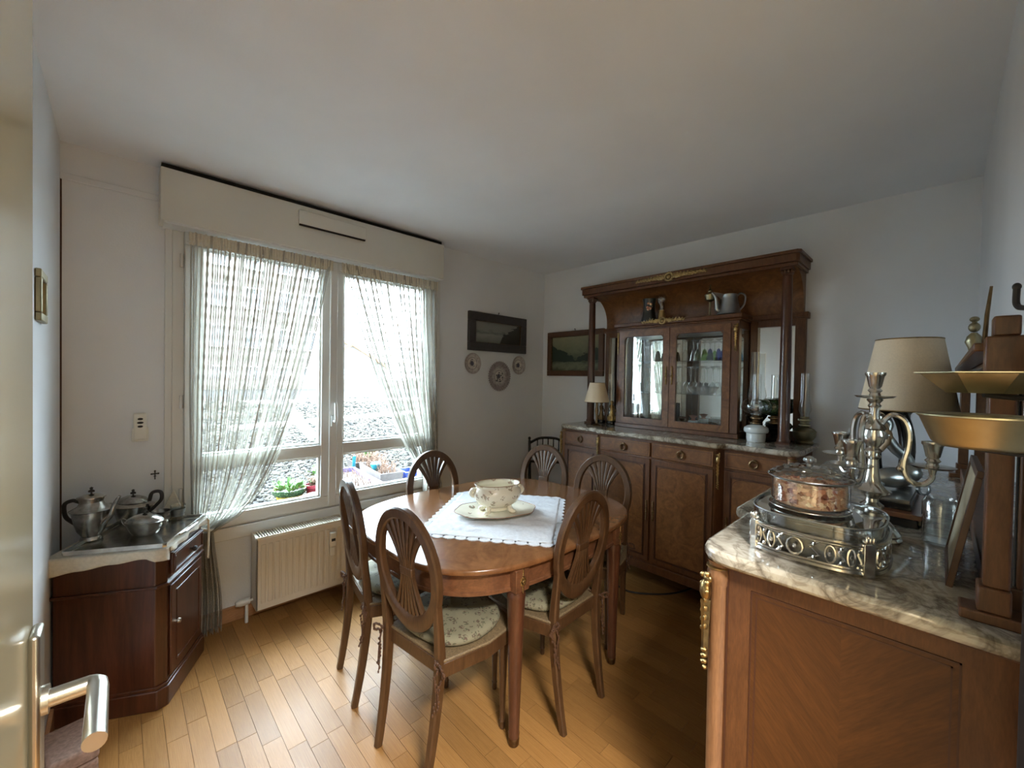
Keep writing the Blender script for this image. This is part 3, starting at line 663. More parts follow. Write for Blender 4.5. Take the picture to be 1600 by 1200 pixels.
# tablecloth with scalloped edge
tc = thing('tablecloth', 'white embroidered cloth with scalloped edge under the tureen dish', 'tablecloth', (1.425, 1.565, TZ), R(37))
hx, hy = .335, .295; mb = MB(); nx2, ny2 = 60, 52
vs = [(-hx+2*hx*i/nx2, -hy+2*hy*j/ny2, .0016+.0030*(1+noise.noise((i*.42, j*.42, 0)))+.0012*sin(i*.9+2*noise.noise((j*.2, 1, 0)))) for j in range(ny2+1) for i in range(nx2+1)]
mb.add(vs, [(j*(nx2+1)+i, j*(nx2+1)+i+1, (j+1)*(nx2+1)+i+1, (j+1)*(nx2+1)+i) for j in range(ny2) for i in range(nx2)])
o = mb.build('cloth_field', 'linen', tc, angle=180); sm = o.modifiers.new('thick', 'SOLIDIFY'); sm.thickness = .0015
mb = MB()
def scal(p0, p1, nrm, n):
    for k in range(n):
        q = (k+.5)/n; x = p0[0]+(p1[0]-p0[0])*q; y = p0[1]+(p1[1]-p0[1])*q
        rad = math.dist(p0, p1)/n*.60
        aa = atan2(nrm[1], nrm[0]); poly = [(x+rad*cos(aa-pi/2+pi*i/8), y+rad*sin(aa-pi/2+pi*i/8)) for i in range(9)]
        mb.prism(poly, .0005, .0042)
        for i in range(0, 9, 2): mb.ell((poly[i][0], poly[i][1], .003), .003, .003, .003, 6, 4)
scal((-hx, -hy), (hx, -hy), (0, -1), 13); scal((hx, -hy), (hx, hy), (1, 0), 11); scal((hx, hy), (-hx, hy), (0, 1), 13); scal((-hx, hy), (-hx, -hy), (-1, 0), 11)
mb.build('scalloped_edge', 'linen', tc)
# platter + tureen
pl = thing('serving_platter', 'cream faience platter with wavy brown rim under the tureen', 'platter', (1.41, 1.582, TZ+.0055), R(-27))
def wav(s_, z): return [(x*(1+.03*cos(8*i/48*2*pi)), y*(1+.03*cos(8*i/48*2*pi)), z) for i, (x, y) in enumerate(superell(.21*s_, .145*s_, 2.2, 48))]
M['porc2'] = floral('sprigged_faience', S(222, 216, 198), (S(130, 92, 80), S(108, 104, 84)), 13, .13, .18, .5, 16)
stack([wav(.60, 0), wav(.64, .004), wav(.98, .021), wav(1.0, .024), wav(.97, .025), wav(.68, .010), wav(.6, .008)]).build('platter_body', 'porc2', pl)
mb = MB(); mb.tube(wav(.995, .0245), .0018, 6, closed=True); mb.build('rim_line', 'porcred', pl)
tu = thing('soup_tureen', 'open cream tureen with printed flowers and scroll feet on platter', 'tureen', (1.415, 1.578, TZ+.0165), R(-24))
def te(s_, z, k=1): return [(x, y, z) for x, y in superell(.118*s_, .084*s_*k, 2.1, 48)]
stack([te(.42, .026), te(.58, .030), te(.88, .050), te(1.04, .078), te(1.08, .100), te(1.04, .118), te(.93, .128), te(.92, .134), te(1.0, .142), te(1.02, .146), te(.97, .146), te(.88, .132), te(.98, .105), te(.7, .056), te(.3, .044)]).build('tureen_body', 'porc', tu, angle=60)
mb = MB(); mb.tube(te(1.01, .147), .0016, 6, closed=True); mb.build('rim_line', 'porcred', tu)
stack([te(.3, .045), te(.68, .052), te(.97, .1), te(.9, .128)], cap=False).build('inner_glaze', 'porcin', tu)
mb = MB()
mb = MB(); mb.prism([(x, y) for x, y in superell(.06, .042, 2, 24)], .010, .034); mb.build('pedestal', 'porcin', tu, bevel=.004)
for sx in (-1, 1):
    mb = MB(); mb.tube(curve([(sx*.112, 0, .122), (sx*.13, 0, .122), (sx*.139, 0, .105), (sx*.13, 0, .09), (sx*.11, 0, .086)], 16), [.008, .011, .008], 10)
    mb.ell((sx*.13, 0, .124), .009, .014, .006); mb.build('handle', 'porcin', tu)
    for sy in (-1, 1):
        mb = MB(); mb.tube(curve([(sx*.035, sy*.025, .045), (sx*.054, sy*.036, .034), (sx*.058, sy*.040, .016), (sx*.068, sy*.046, .010)], 12), [.016, .012, .013], 10)
        mb.ell((sx*.070, sy*.048, .009), .017, .014, .010); mb.build('scroll_foot', 'porcin', tu)

# ------------------------------------------------------------------ dining chairs
def yb(z): return -.05*((.44-z)/.44)**1.7 if z < .44 else -.06*((z-.44)/.52)**1.15
def rope(mb, pts, seed, r=.0022):
    P = curve(pts, 40); mb.tube(P, r, 5); rn = random.Random(seed)
    for p in P[2::2]: mb.ell((p.x+rn.uniform(-.004, .004), p.y+rn.uniform(-.004, .004), p.z), .004, .004, .006, 5, 4)
def make_chair():
    c = thing('dining_chair', 'x', 'chair')
    CZ, A, B = .738, .167, .208
    def hp(t, k=1): x = A*k*sin(t); z = CZ+B*k*cos(t); return (x, yb(z), z)
    n = 48; mb = MB()
    scl = [(1.08+.55*max(0, -cos(2*pi*i/n))**3, 1) for i in range(n)]
    pts = [hp(2*pi*i/n) for i in range(n)]
    mb.bar(pts, .038, .030, (0, 1, 0), scl, closed=True); mb.build('backrest', 'chair', c)
    for s in (-1, 1):
        zs = [0, .06, .12, .2, .28, .36, .44, .50, .56, .62, .67, .72]; P = []
        for z in zs:
            if z <= .44: x = .142+.013*(z/.44)
            else: x = .155+(.163-.155)*((z-.44)/.28)
            P.append((s*x, yb(z)-.001, z))
        mb = MB(); mb.bar(P, .032, .034, (0, 1, 0), [(.78, .82), (.82, .85), (.86, .9), (.92, .95), (.96, 1), (1, 1.05), (1.08, 1.1), (1, 1), (.9, .9), (.8, .85), (.75, .8), (.7, .7)])
        mb.build('leg', 'chair', c)
        mb = MB(); mb.box(-.018, .018, -.018, .018, .385, .448); mb.lathe([(0, 0), (.010, 0), (.012, .01), (.011, .03), (.0135, .034), (.0105, .04), (.0125, .12), (.018, .33), (.02, .36), (.0165, .372), (.019, .38), (.017, .39)], 16)
        l = mb.build('leg', 'chair', c, bevel=.001); l.location = (s*.172, .325, 0)
    # seat frame
    def poly(k): return [(-.175*k, .0), (.175*k, .0), (.225*k, .18), (.222*k, .30), (.195*k, .355), (.12*k, .375), (0, .380), (-.12*k, .375), (-.195*k, .355), (-.222*k, .30), (-.225*k, .18)]
    MB().prism(poly(.985), .385, .44).build('seat_rail', 'chair', c, bevel=.004)
    MB().prism([(x, y-.0) for x, y in poly(1.0)], .44, .452).build('seat', 'cane', c, bevel=.004)
    # cushion
    m = 40; rings = []
    def cr(k, z): return [(x*k, .19+y*k, z+.004*noise.noise((x*18, y*18, z*9))) for x, y in superell(.195, .178, 2.4, m)]
    q = [cr(.93, .453), cr(1.0, .462), cr(1.02, .474), cr(.98, .487)]
    for k in (.85, .65, .45, .25, .08): q.append([(p[0], p[1], p[2]+.007*noise.noise((p[0]*13, p[1]*13, 3))+.004*sin(60*p[0]+20*p[1])*(1-k)) for p in cr(k, .500-.012*k*k)])
    cu = stack(q).build('cushion', 'cushion', c, angle=80)
    for s in (-1, 1):
        mb = MB(); rope(mb, [(s*.14, .03, .463), (s*.158, -.022, .452), (s*.176, -.02, .44), (s*.165, -.034, .40), (s*.17, -.03, .33), (s*.163, -.04, .27)], 3)
        rope(mb, [(s*.145, .02, .458), (s*.16, -.03, .445), (s*.185, -.015, .41), (s*.178, -.03, .36), (s*.182, -.03, .30)], 5)
        rope(mb, [(s*.155, -.02, .45), (s*.2, -.035, .45), (s*.21, -.03, .425), (s*.18, -.025, .43)], 6)
        mb.build('tie_cord', 'cord', cu)
    # sheaf splat: seven slats
    for i in range(-3, 4):
        P = []; sc = []
        xt = .034*i; zt_ = CZ+(B-.012)*sqrt(max(0, 1-(xt/(A-.012))**2)); xb_ = .0265*i; zb_ = CZ-(B-.012)*sqrt(max(0, 1-(xb_/(A-.012))**2)); zw = CZ-.012; xw = .0095*i
        for k in range(13):
            q = k/12; z = zb_+(zt_-zb_)*q
            if z > zw: t_ = (z-zw)/(zt_-zw); x = xw+(xt-xw)*t_**(1.7 if abs(i) == 3 else 1.55); w = .0078+(.027-.0078)*t_**1.3
            else: t_ = (zw-z)/(zw-zb_); x = xw+(xb_-xw)*t_**1.5; w = .0078+(.020-.0078)*t_**1.3
            P.append((x, yb(z), z)); sc.append((w/.01, 1))
        mb = MB(); mb.bar(P, .01, .016, (0, 1, 0), sc); mb.build('slat', 'chair', c)
    mb = MB(); mb.box(-.036, .036, -.010, .010, -.016, .016); mb.build('splat_tie', 'chair', c, bevel=.004, loc=(0, yb(CZ-.012), CZ-.012), rot=(R(6), 0, 0))
    return c
ch0 = make_chair()
seats = [
 (.800, 1.352, -83, 'front left dining chair nearest the camera, oval back over table edge'),
 (.815, 1.868, -99, 'dining chair nearest the radiator, back seen almost edge-on'),
 (1.445, 1.085, 2, 'dining chair on the near right side facing the window wall'),
 (1.455, 2.205, 178, 'dining chair on the far side in front of right lace curtain'),
 (2.165, 1.945, 104, 'pale lit dining chair at far end before the small black chair'),
 (2.165, 1.455, 104, 'dining chair at far end directly before the sideboard doors')]
for k, (x, y, a_, lb) in enumerate(seats):
    c = ch0 if k == 0 else copy_tree(ch0)
    c.location = (x, y, 0); c.rotation_euler.z = R(a_); c['label'] = lb; c['group'] = 'dining chairs around the oval table'
# small black spindle chair in the corner
t = thing('spindle_chair', 'small black spindle back chair in the far corner by sideboard', 'chair', (2.885, 2.52, 0), R(130))
for s in (-1, 1):
    mb = MB(); mb.tube([(s*.165, .02, 0), (s*.165, 0, .42), (s*.175, -.04, .86)], [.013, .016, .012], 10); mb.ell((s*.176, -.042, .875), .014, .014, .016); mb.ell((s*.17, -.02, .64), .018, .018, .012); mb.build('leg', 'black', t)
    mb = MB(); mb.tube([(s*.14, .27, 0), (s*.14, .26, .43)], [.011, .015], 10); mb.build('leg', 'black', t)
MB().prism([(-.165, -.01), (.165, -.01), (.165, .29), (-.165, .29)], .42, .45).build('seat', 'black', t, bevel=.006)
mb = MB(); mb.tube(curve([(-.175, -.04, .83), (-.09, -.045, .875), (0, -.045, .885), (.09, -.045, .875), (.175, -.04, .83)], 20), .012, 8); mb.build('top_rail', 'black', t)
MB().tube([(-.17, -.025, .66), (.17, -.025, .66)], .011, 8).build('lower_rail', 'black', t)
for k in range(5):
    x = -.1+.05*k; mb = MB(); mb.tube([(x, -.026, .66), (x, -.032, .73), (x, -.036, .80), (x, -.045, .875)], [.006, .008, .006, .005], 8); mb.build('spindle', 'black', t)

# ------------------------------------------------------------------ ornaments
def mount_v(mb, h, X, w=.016):          # long vertical bronze mount: leafy bust on top, husk below
    rn = random.Random(5)
    mb.ell((0, 0, h*.93), w*1.15, w*.5, h*.045, X=X); mb.ell((0, -w*.25, h*.80), w*1.0, w*.7, h*.11, X=X)
    for k in range(14):
        z = h*(.98-.045*k); s_ = w*(.95 if k < 6 else .62)
        mb.ell((s_*.75*(-1)**k, -w*.3, z), s_*.42, w*.42, h*.03, 7, 5, X=X)
    mb.sweep([(0, -w*.1, h*.7), (0, -w*.12, h*.4), (0, -w*.05, h*.12)], [(-w*.7, -w*.2), (w*.7, -w*.2), (w*.5, w*.3), (-w*.5, w*.3)], scl=[1, .75, .45], X=X)
    for k in range(3): mb.sweep([((k-1)*w*.36, -w*.45, h*.64), ((k-1)*w*.22, -w*.4, h*.2)], [(-w*.1, -w*.1), (w*.1, -w*.1), (w*.1, w*.1), (-w*.1, w*.1)], X=X)
    for k in range(7): mb.ell((w*.3*(-1)**k, -w*.25, h*(.2-.03*k)), w*.4, w*.35, h*.022, 7, 5, X=X)
def garland(mb, w, X, s_=1.0, drop=.0):
    rn = random.Random(9)
    for k in range(16):
        a_ = k*pi/8; mb.ell((.022*s_*cos(a_), -.006, .022*s_*sin(a_)), .009*s_, .007*s_, .007*s_, 7, 5, X=X)
    mb.ell((0, -.008, 0), .014*s_, .010*s_, .014*s_, X=X)
    n = int(w/.014)
    for k in range(n):
        q = k/n; x = .03*s_+(w/2-.03*s_)*q; sz = (.011-.006*q)*s_
        for sg in (-1, 1):
            z = .006*sin(k*1.7)-drop*q
            mb.ell((sg*x, -.004, z), sz*1.3, sz*.6, sz*(.6+.4*((k % 3) == 0)), 7, 5, X=X)
            if k % 2 == 0: mb.ell((sg*x, -.004, z+sz), sz*.7, sz*.4, sz*.7, 6, 4, X=X)

# ------------------------------------------------------------------ sideboard base (used twice)
def sideboard(label, loc, rz, HT, low):
    t = thing('sideboard', label, 'sideboard', loc, rz)
    BT = HT-.032
    def outline(w, ds, dc, c, cx, r):
        L = [(-w, 0), (-w, -ds+r)]
        L += [(-w+r-r*cos(q), -ds+r-r*sin(q)) for q in (pi/8, pi/4, 3*pi/8, pi/2)]
        L += [(-cx-c, -ds), (-cx, -dc+.008), (-cx+.012, -dc)]
        L += [(-x, y) for x, y in reversed(L)]
        return L
    MB().prism(outline(.80, .485, .525, .03, .42, .02), low, BT).build('carcass', 'frame', t, bevel=.003)
    mp = MB().prism(outline(.835, .515, .555, .035, .435, .075), BT, HT).build('marble_top', 'marble', t, bevel=.009)
    MB().prism(outline(.808, .493, .533, .03, .425, .02), low, low+.055).build('base_moulding', 'frame', t, bevel=.004); MB().prism(outline(.806, .49, .53, .03, .425, .02), BT-.012, BT).build('top_moulding', 'frame', t, bevel=.003)
    for sx in (-1, 1):
        for y in (-.46, -.04):
            mb = MB(); mb.bar([(0, 0, 0), (0, 0, low+.02)], .045, .045, (0, 1, 0), [.6, 1]); mb.build('foot', 'frame', t, loc=(sx*.765, y, 0))
    def front(x0, x1, y, kind):
        cx = (x0+x1)/2
        d = MB().box(x0, x1, y-.010, y+.01, BT-.115, BT-.02).build('drawer', 'burl', t, bevel=.003)
        mb = MB(); ribbon_rect(mb, x0+.012, x1-.012, BT-.104, BT-.031, .0025, y-.0112, y-.0095); mb.build('stringing', 'inlay', d)
        mb = MB(); mb.lathe([(0, 0), (.012, 0), (.009, .006), (0, .008)], 14, T(cx, y-.010, BT-.052) @ RX(90))
        mb.tube([(cx+.021*sin(q), y-.02, BT-.071+.021*cos(q)) for q in (2*pi*i/22 for i in range(22))], [.0045+.0015*(i % 2) for i in range(22)], 7, closed=True)
        mb.build('ring_handle', 'bronze', d)
        z0, z1 = low+.07, BT-.13
        d = MB().box(x0, x1, y-.010, y+.01, z0, z1).build('door', 'frame', t, bevel=.003)
        MB().box(x0+.045, x1-.045, y-.0125, y-.009, z0+.045, z1-.045).build('door_panel', 'burl', d)
        mb = MB(); 
        for e_, w_ in ((.033, .003), (.04, .0016)): ribbon_rect(mb, x0+e_, x1-e_, z0+e_, z1-e_, w_, y-.0135, y-.0095)
        for sx in (-1, 1):
            xx = x0+.045 if sx < 0 else x1-.045
            mb.tube([(xx-sx*.05*(1-cos(q)), y-.0125, z1-.045-.05*(1-sin(q)) if False else z1-.045-.055*sin(q)*0-.05*(1-cos(pi/2-q))) for q in (pi/2*i/8 for i in range(9))], .0012, 4)
        mb.build('stringing', 'inlay', d)
        if kind:
            hx = x1-.018 if kind < 0 else x0+.018
            mb = MB()
            for k in range(9): z = (z0+z1)/2+.06*(k-4)/4; mb.ell((hx, y-.013, z), .006+.003*(k == 4)+.002*(k % 2), .004, .010, 8, 5)
            mb.build('escutcheon', 'bronze', d)
    front(-.775, -.455, -.487, -1); front(.455, .775, -.487, 1); front(-.405, -.006, -.527, -1); front(.006, .405, -.527, 1)
    for x in (-.43, .43):
        mb = MB(); mount_v(mb, .22, T(x, -.529, BT-.245), .012); mb.build('bronze_mount', 'gilt', t)
    for s in (-1, 1):
        X = T(s*.792, -.474, low+.02)
        mb = MB(); mb.lathe([(.022, 0), (.018, .01), (.0195, .3), (.0205, BT-low-.08), (.024, BT-low-.07), (.026, BT-low-.05), (.022, BT-low-.03), (.026, BT-low-.02)], 20, X); mb.build('corner_post', 'postw', t)
        mb = MB(); mount_v(mb, .235, T(s*.800, -.482, BT-.262) @ RZ(45*s) @ T(0, -.016, 0), .017)
        mb.ell((0, 0, 0), .026, .026, .007, X=T(s*.794, -.476, BT-.016)); mb.build('bronze_mount', 'gilt', t)
        # inlaid end panel
        z0, z1 = .30, BT-.045; ya, yb_ = -.402, -.082; ymid = (ya+yb_)/2
        A = (s*.8, s*.8015)
        x0, x1 = min(A), max(A)
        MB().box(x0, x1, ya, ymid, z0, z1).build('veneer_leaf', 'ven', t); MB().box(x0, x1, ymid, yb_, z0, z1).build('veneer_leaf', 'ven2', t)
        mb = MB(); x1b = s*.8022; xx0, xx1 = min(s*.8, x1b), max(s*.8, x1b)
        for e_ in (0, .010):
            w_ = .0028
            mb.box(xx0, xx1, ya+e_, yb_-e_, z1-e_-w_, z1-e_); mb.box(xx0, xx1, ya+e_, yb_-e_, z0+e_, z0+e_+w_)
            mb.box(xx0, xx1, ya+e_, ya+e_+w_, z0+e_, z1-e_); mb.box(xx0, xx1, yb_-e_-w_, yb_-e_, z0+e_, z1-e_)
        mb.box(xx0, xx1, -.452, -.449, low+.07, BT-.015)
        mb.build('stringing', 'inlay', t)
    return t
sb = sideboard('long walnut sideboard with marble top against the right wall, under hutch', (XB-.005, 1.35, 0), R(-90), 1.07, .14)
nb = sideboard('near walnut sideboard with veined marble top at right foreground, inlaid end panel', (1.83, YR+.004, 0), R(180), 1.05, .13)

# low mirror back on the near sideboard
def mirror_back(par):
    HT = 1.05; f = thing('mirror_back', None, None); f.parent = par
    for s, nm in ((1, 'pilaster'), (-1, 'pilaster')):
        mb = MB(); x = s*.772
        mb.box(x-.026, x+.026, -.088, -.012, HT, HT+.018); mb.box(x-.022, x+.022, -.068, -.03, HT+.018, HT+.06); mb.box(x-.019, x+.019, -.062, -.032, HT+.06, HT+.46); mb.box(x-.024, x+.024, -.068, -.02, HT+.40, HT+.475); mb.box(x-.020, x+.020, -.060, -.03, HT+.475, HT+.508)
        mb.build(nm, 'frame', f, bevel=.003)
    mb = MB(); mb.box(-.72, .74, -.045, -.012, HT+.44, HT+.452); mb.box(-.72, .72, -.055, -.012, HT, HT+.045); mb.box(-.72, .72, -.02, -.012, HT+.045, HT+.44); mb.build('frame_rail', 'frame', f, bevel=.003)
    MB().box(-.73, .745, -.080, -.012, HT+.453, HT+.468).build('top_ledge', 'frame', f, bevel=.003)
    ms = MB().box(-.71, .71, -.024, -.0205, HT+.045, HT+.44).build('mirror_glass', 'mirror', f)
mirror_back(nb)

# ------------------------------------------------------------------ display hutch standing on the long sideboard
hu = thing('display_hutch', 'glazed display hutch with columns and canopy standing on marble sideboard', 'hutch', (XB-.004, 1.36, 1.0705), R(-90))
BF = -.245; b0 = 0
mb = MB(); mb.box(-.455, .455, BF-.008, -.03, 0, .03); mb.box(-.45, .45, BF, -.03, .72, .79); mb.box(-.45, .45, -.03, 0, 0, .80)
mb.box(-.45, -.425, BF, BF+.03, .03, .72); mb.box(.40, .45, BF, BF+.05, .03, .72); mb.box(-.45, -.42, -.06, -.03, .03, .72); mb.box(.42, .45, -.06, -.03, .03, .72)
mb.box(-.45, .45, BF+.01, -.03, 0, .036)
mb.build('case', 'frame', hu, bevel=.003)
MB().box(-.43, .43, -.036, -.031, .04, .72).build('mirror_panel', 'mirror', hu)
mb = MB(); mb.prism([(-.47, 0), (-.47, BF-.02), (.47, BF-.02), (.47, 0)], .785, .815); mb.prism([(-.462, 0), (-.462, BF-.012), (.462, BF-.012), (.462, 0)], .77, .786); mb.build('case_moulding', 'frame', hu, bevel=.006)
for s in (-1, 1):
    x = s*.4485; MB().box(min(x, x-s*.003), max(x, x-s*.003), BF+.035, -.06, .05, .71).build('side_pane', 'pane', hu)
def hdoor(x0, x1, hs):
    y0, y1 = BF-.006, BF+.014
    mb = MB(); z0, z1 = .034, .755; w = .046
    mb.box(x0, x0+w, y0, y1, z0, z1); mb.box(x1-w, x1, y0, y1, z0, z1); mb.box(x0+w, x1-w, y0, y1, z0, z0+w); mb.box(x0+w, x1-w, y0, y1, z1-w, z1)
    for sx in (-1, 1):   # rounded upper corners of the glazing
        cx = x0+w if sx < 0 else x1-w; r_ = .035
        pl_ = [(cx, z1-w)]+[(cx+(-sx)*r_*(1-sin(q)), z1-w-r_*(1-cos(q))) for q in (pi/2*i/6 for i in range(7))]
        mb.prism([(a_, b_) for a_, b_ in pl_], 0, y1-y0, Matrix(((1, 0, 0, 0), (0, 0, -1, y1), (0, 1, 0, 0), (0, 0, 0, 1))))
    d = mb.build('hutch_door', 'burl', hu, bevel=.002)
    MB().box(x0+w-.004, x1-w+.004, BF+.002, BF+.006, z0+w-.004, z1-w+.004).build('pane', 'pane', d)
    mb = MB(); ribbon_rect(mb, x0+w, x1-w, z0+w, z1-w, .003, y0-.001, y0+.004); mb.build('glazing_bead', 'inlay', d)
    hx = x1-.02 if hs > 0 else x0+.02; mb = MB()
    for k in range(11): mb.ell((hx, y0-.004, .41+.012*(k-5)), .005+.004*(k == 5)+.0015*(k % 2), .005, .008, 8, 5)
    mb.lathe([(0, 0), (.004, 0), (.007, .014), (0, .02)], 10, T(hx, y0-.004, .405) @ RX(90)); mb.build('door_pull', 'gilt', d)
hdoor(-.425, -.013, 1); hdoor(-.009, .40, -1)
for z in (.275, .51): MB().box(-.42, .42, BF+.03, -.04, z, z+.006).build('glass_shelf', 'pane', hu)
mb = MB(); mount_v(mb, .18, T(.43, BF-.003, .57), .013); mb.build('bronze_mount', 'gilt', hu)
mb = MB(); mount_v(mb, .18, T(-.437, BF-.003, .57), .009); mb.build('bronze_mount', 'gilt', hu)
# wings with bevelled mirrors
for s in (-1, 1):
    mb = MB(); xa, xb2, st_ = (.455, .765, .055) if s > 0 else (.455, .690, .037)
    def bx(a_, b_, y0, y1, z0, z1): mb.box(min(s*a_, s*b_), max(s*a_, s*b_), y0, y1, z0, z1)
    bx(xa, xb2, -.018, 0, 0, .784); bx(xa, xa+.045, -.045, -.018, 0, .784); bx(xb2-st_, xb2, -.045, -.018, 0, .784); bx(xa+.045, xb2-st_, -.045, -.018, 0, .06); bx(xa+.045, xb2-st_, -.045, -.018, .735, .784)
    w = mb.build('wing_panel', 'frame', hu, bevel=.003)
    a_, b_ = sorted((s*(xa+.045), s*(xb2-st_))); MB().box(a_, b_, -.024, -.0185, .06, .735).build('wing_mirror', 'mirror', w)
    mb = MB(); a_, b_ = sorted((s*.46, s*(xb2+.015))); mb.box(a_, b_, -.06, 0, .785, .815); mb.box(a_, b_, -.052, 0, .776, .785); mb.build('wing_moulding', 'frame', w, bevel=.002)
    cx, cy = s*.705, -.232
    mb = MB(); mb.box(cx-.036, cx+.036, cy-.036, cy+.036, 0, .012)
    mb.lathe([(.034, .012), (.036, .02), (.033, .03), (.030, .034), (.031, .2), (.030, .5), (.0255, 1.0), (.024, 1.015), (.03, 1.022), (.028, 1.03)], 28, c=(cx, cy, 0)); mb.box(cx-.032, cx+.032, cy-.032, cy+.032, 1.046, 1.062)
    col = mb.build('column', 'tleg', hu)
    mb = MB()
    for k in range(10): q = 2*pi*k/10; mb.ell((cx+.029*cos(q), cy+.029*sin(q), 1.036), .008, .008, .010, 7, 5)
    mb.build('capital', 'frame', col)
# canopy
prof = [(0, .815), (-.045, .815), (-.045, .86)]+[(-.045-.205*(1-cos(q)), .86+.20*sin(q)) for q in (pi/2*i/14 for i in range(1, 15))]+[(-.262, 1.064), (0, 1.064)]
MB().prism(prof, -.682, .752, Matrix(((0, 0, 1, 0), (1, 0, 0, 0), (0, 1, 0, 0), (0, 0, 0, 1)))).build('canopy_cove', 'burl', hu, angle=30)
mb = MB(); mb.prism([(-.765, 0), (-.765, -.278), (.765, -.278), (.765, 0)], 1.062, 1.082); mb.prism([(-.775, 0), (-.775, -.288), (-.76, -.303), (.76, -.303), (.775, -.288), (.775, 0)], 1.082, 1.128); mb.prism([(-.785, 0), (-.785, -.295), (-.768, -.313), (.768, -.313), (.785, -.295), (.785, 0)], 1.128, 1.146); mb.build('cornice', 'frame', hu, bevel=.003)
mb = MB(); garland(mb, .52, T(0, -.306, 1.112), 1.25, .0); mb.build('gilt_garland', 'gilt', hu)
mb = MB(); garland(mb, .34, T(-.06, BF-.022, .808), 1.0, 0); mb.build('gilt_garland', 'gilt', hu)

# ------------------------------------------------------------------ glass and china inside the hutch   (hutch local -> world)
def hw(x, y, z): return (XB-.004+y, 1.36-x, 1.0705+z)
def upside(h, r, kind):
    if kind == 'flute': pr = [(r, 0), (r*.95, .002), (r*.72, h*.3), (r*.42, h*.5), (.004, h*.56), (.0035, h*.9), (.012, h*.965), (r*.85, h*.99), (r*.87, h), (0, h)]
    else: pr = [(r*.85, 0), (r, h*.12), (r*.98, h*.25), (r*.55, h*.4), (.004, h*.45), (.0035, h*.9), (.012, h*.97), (r*.9, h*.99), (r*.92, h), (0, h)]
    return pr
first = {}
def goblet(x, y, z, h, r, mat, kind, label, grp):
    key = (h, r, mat, kind)
    if key in first: t = copy_tree(first[key])
    else:
        t = thing('stemmed_glass', label, 'glass'); pr = upside(h, r, kind)
        MB().lathe(pr[:5], 16).build('bowl', mat, t); MB().lathe(pr[4:], 16).build('stem', 'clear', t); first[key] = t
    t.location = hw(x, y, z); t['label'] = label; t['group'] = grp
topg = [(-.16, 'smoke', 'dark'), (-.10, 'smoke', 'dark'), (-.20, 'clear', 'clear'), (.06, 'clear', 'clear'), (.115, 'clear', 'clear'), (.15, 'green', 'green'), (.19, 'green', 'green'), (.235, 'blue', 'dark blue'), (.285, 'blue', 'dark blue'), (.325, 'aqua', 'pale blue'), (.36, 'aqua', 'pale blue')]
names = {0: 'right of pair behind left hutch door', 1: 'nearest the door meeting stile, left hutch door', 2: 'leftmost behind the left hutch door', 3: 'leftmost seen through the right door', 4: 'second from left through right door', 5: 'left of the two green ones', 6: 'right of the two green ones', 7: 'left of the two dark blue ones', 8: 'right of the two dark blue ones', 9: 'left of the pale blue pair', 10: 'right of the pale blue pair'}
for k, (x, m_, nm) in enumerate(topg):
    goblet(x, -.13-.02*(k % 2), .516, .15, .026, m_, 'flute', '%s goblet upside down, top shelf, %s' % (nm, names[k]), 'upturned goblets on the top glass shelf')
ords = ['first', 'second', 'third', 'fourth', 'fifth', 'sixth', 'seventh', 'eighth', 'ninth', 'tenth', 'eleventh']
for k, x in enumerate((-.21, -.17, -.12, .03, .08, .12, .17, .21, .26, .30, .36)):
    goblet(x, -.16-.02*(k % 2), .281, .195, .026, 'clear', 'wine', '%s clear wine glass from left, upside down on lower glass shelf' % ords[k], 'clear wine glasses on the lower glass shelf')
t = thing('dark_decanter_tray', 'dark low dish standing among wine glasses on lower shelf', 'dish', hw(.15, -.085, .281))
MB().lathe([(0, 0), (.05, 0), (.075, .02), (.09, .05), (.085, .05), (.06, .02), (0, .01)], 24).build('dish_body', 'dsilver', t)
mb = MB(); mb.lathe([(0, .012), (.02, .012), (.028, .04), (.012, .06), (.016, .075), (0, .08)], 14); mb.build('stopper', 'smoke', t)
for k, (x, y, r, h, m_, lb) in enumerate([(.30, -.13, .055, .055, 'clear', 'low crystal bowl at right end of cabinet floor'), (.21, -.15, .045, .07, 'clear', 'crystal bowl beside the copper topped box in cabinet'), (.36, -.17, .035, .1, 'clear', 'crystal vase in the right corner of cabinet floor'), (.04, -.13, .03, .06, 'dsilver', 'small dark cup at left of right hutch door bottom'), (-.15, -.15, .04, .11, 'clear', 'crystal jug at the bottom behind left hutch door'), (-.09, -.12, .03, .16, 'smoke', 'dark glass carafe behind the left hutch door bottom')]):
    t = thing('crystal_bowl' if 'bowl' in lb else 'cabinet_vessel', lb, 'bowl' if 'bowl' in lb else 'vessel', hw(x, y, .0365)); MB().lathe([(0, 0), (r*.5, 0), (r*.6, h*.1), (r*.9, h*.5), (r, h), (r*.94, h), (r*.8, h*.5), (0, h*.1)], 20).build('vessel_body', m_, t)
    mb = MB()
    for i in range(12): q = 2*pi*i/12; mb.ell((r*.92*cos(q), r*.92*sin(q), h*.6), r*.1, r*.1, h*.3, 6, 4)
    mb.build('cut_facets', m_, t)
t = thing('casket', 'small square casket with copper lid on the cabinet floor', 'box', hw(.12, -.13, .0365))
MB().box(-.028, .028, -.028, .028, 0, .05).build('casket_body', 'pewter', t, bevel=.004); MB().lathe([(.02, .05), (.012, .062), (.024, .078), (.03, .084), (.0, .09)], 16).build('casket_lid', 'terra', t)

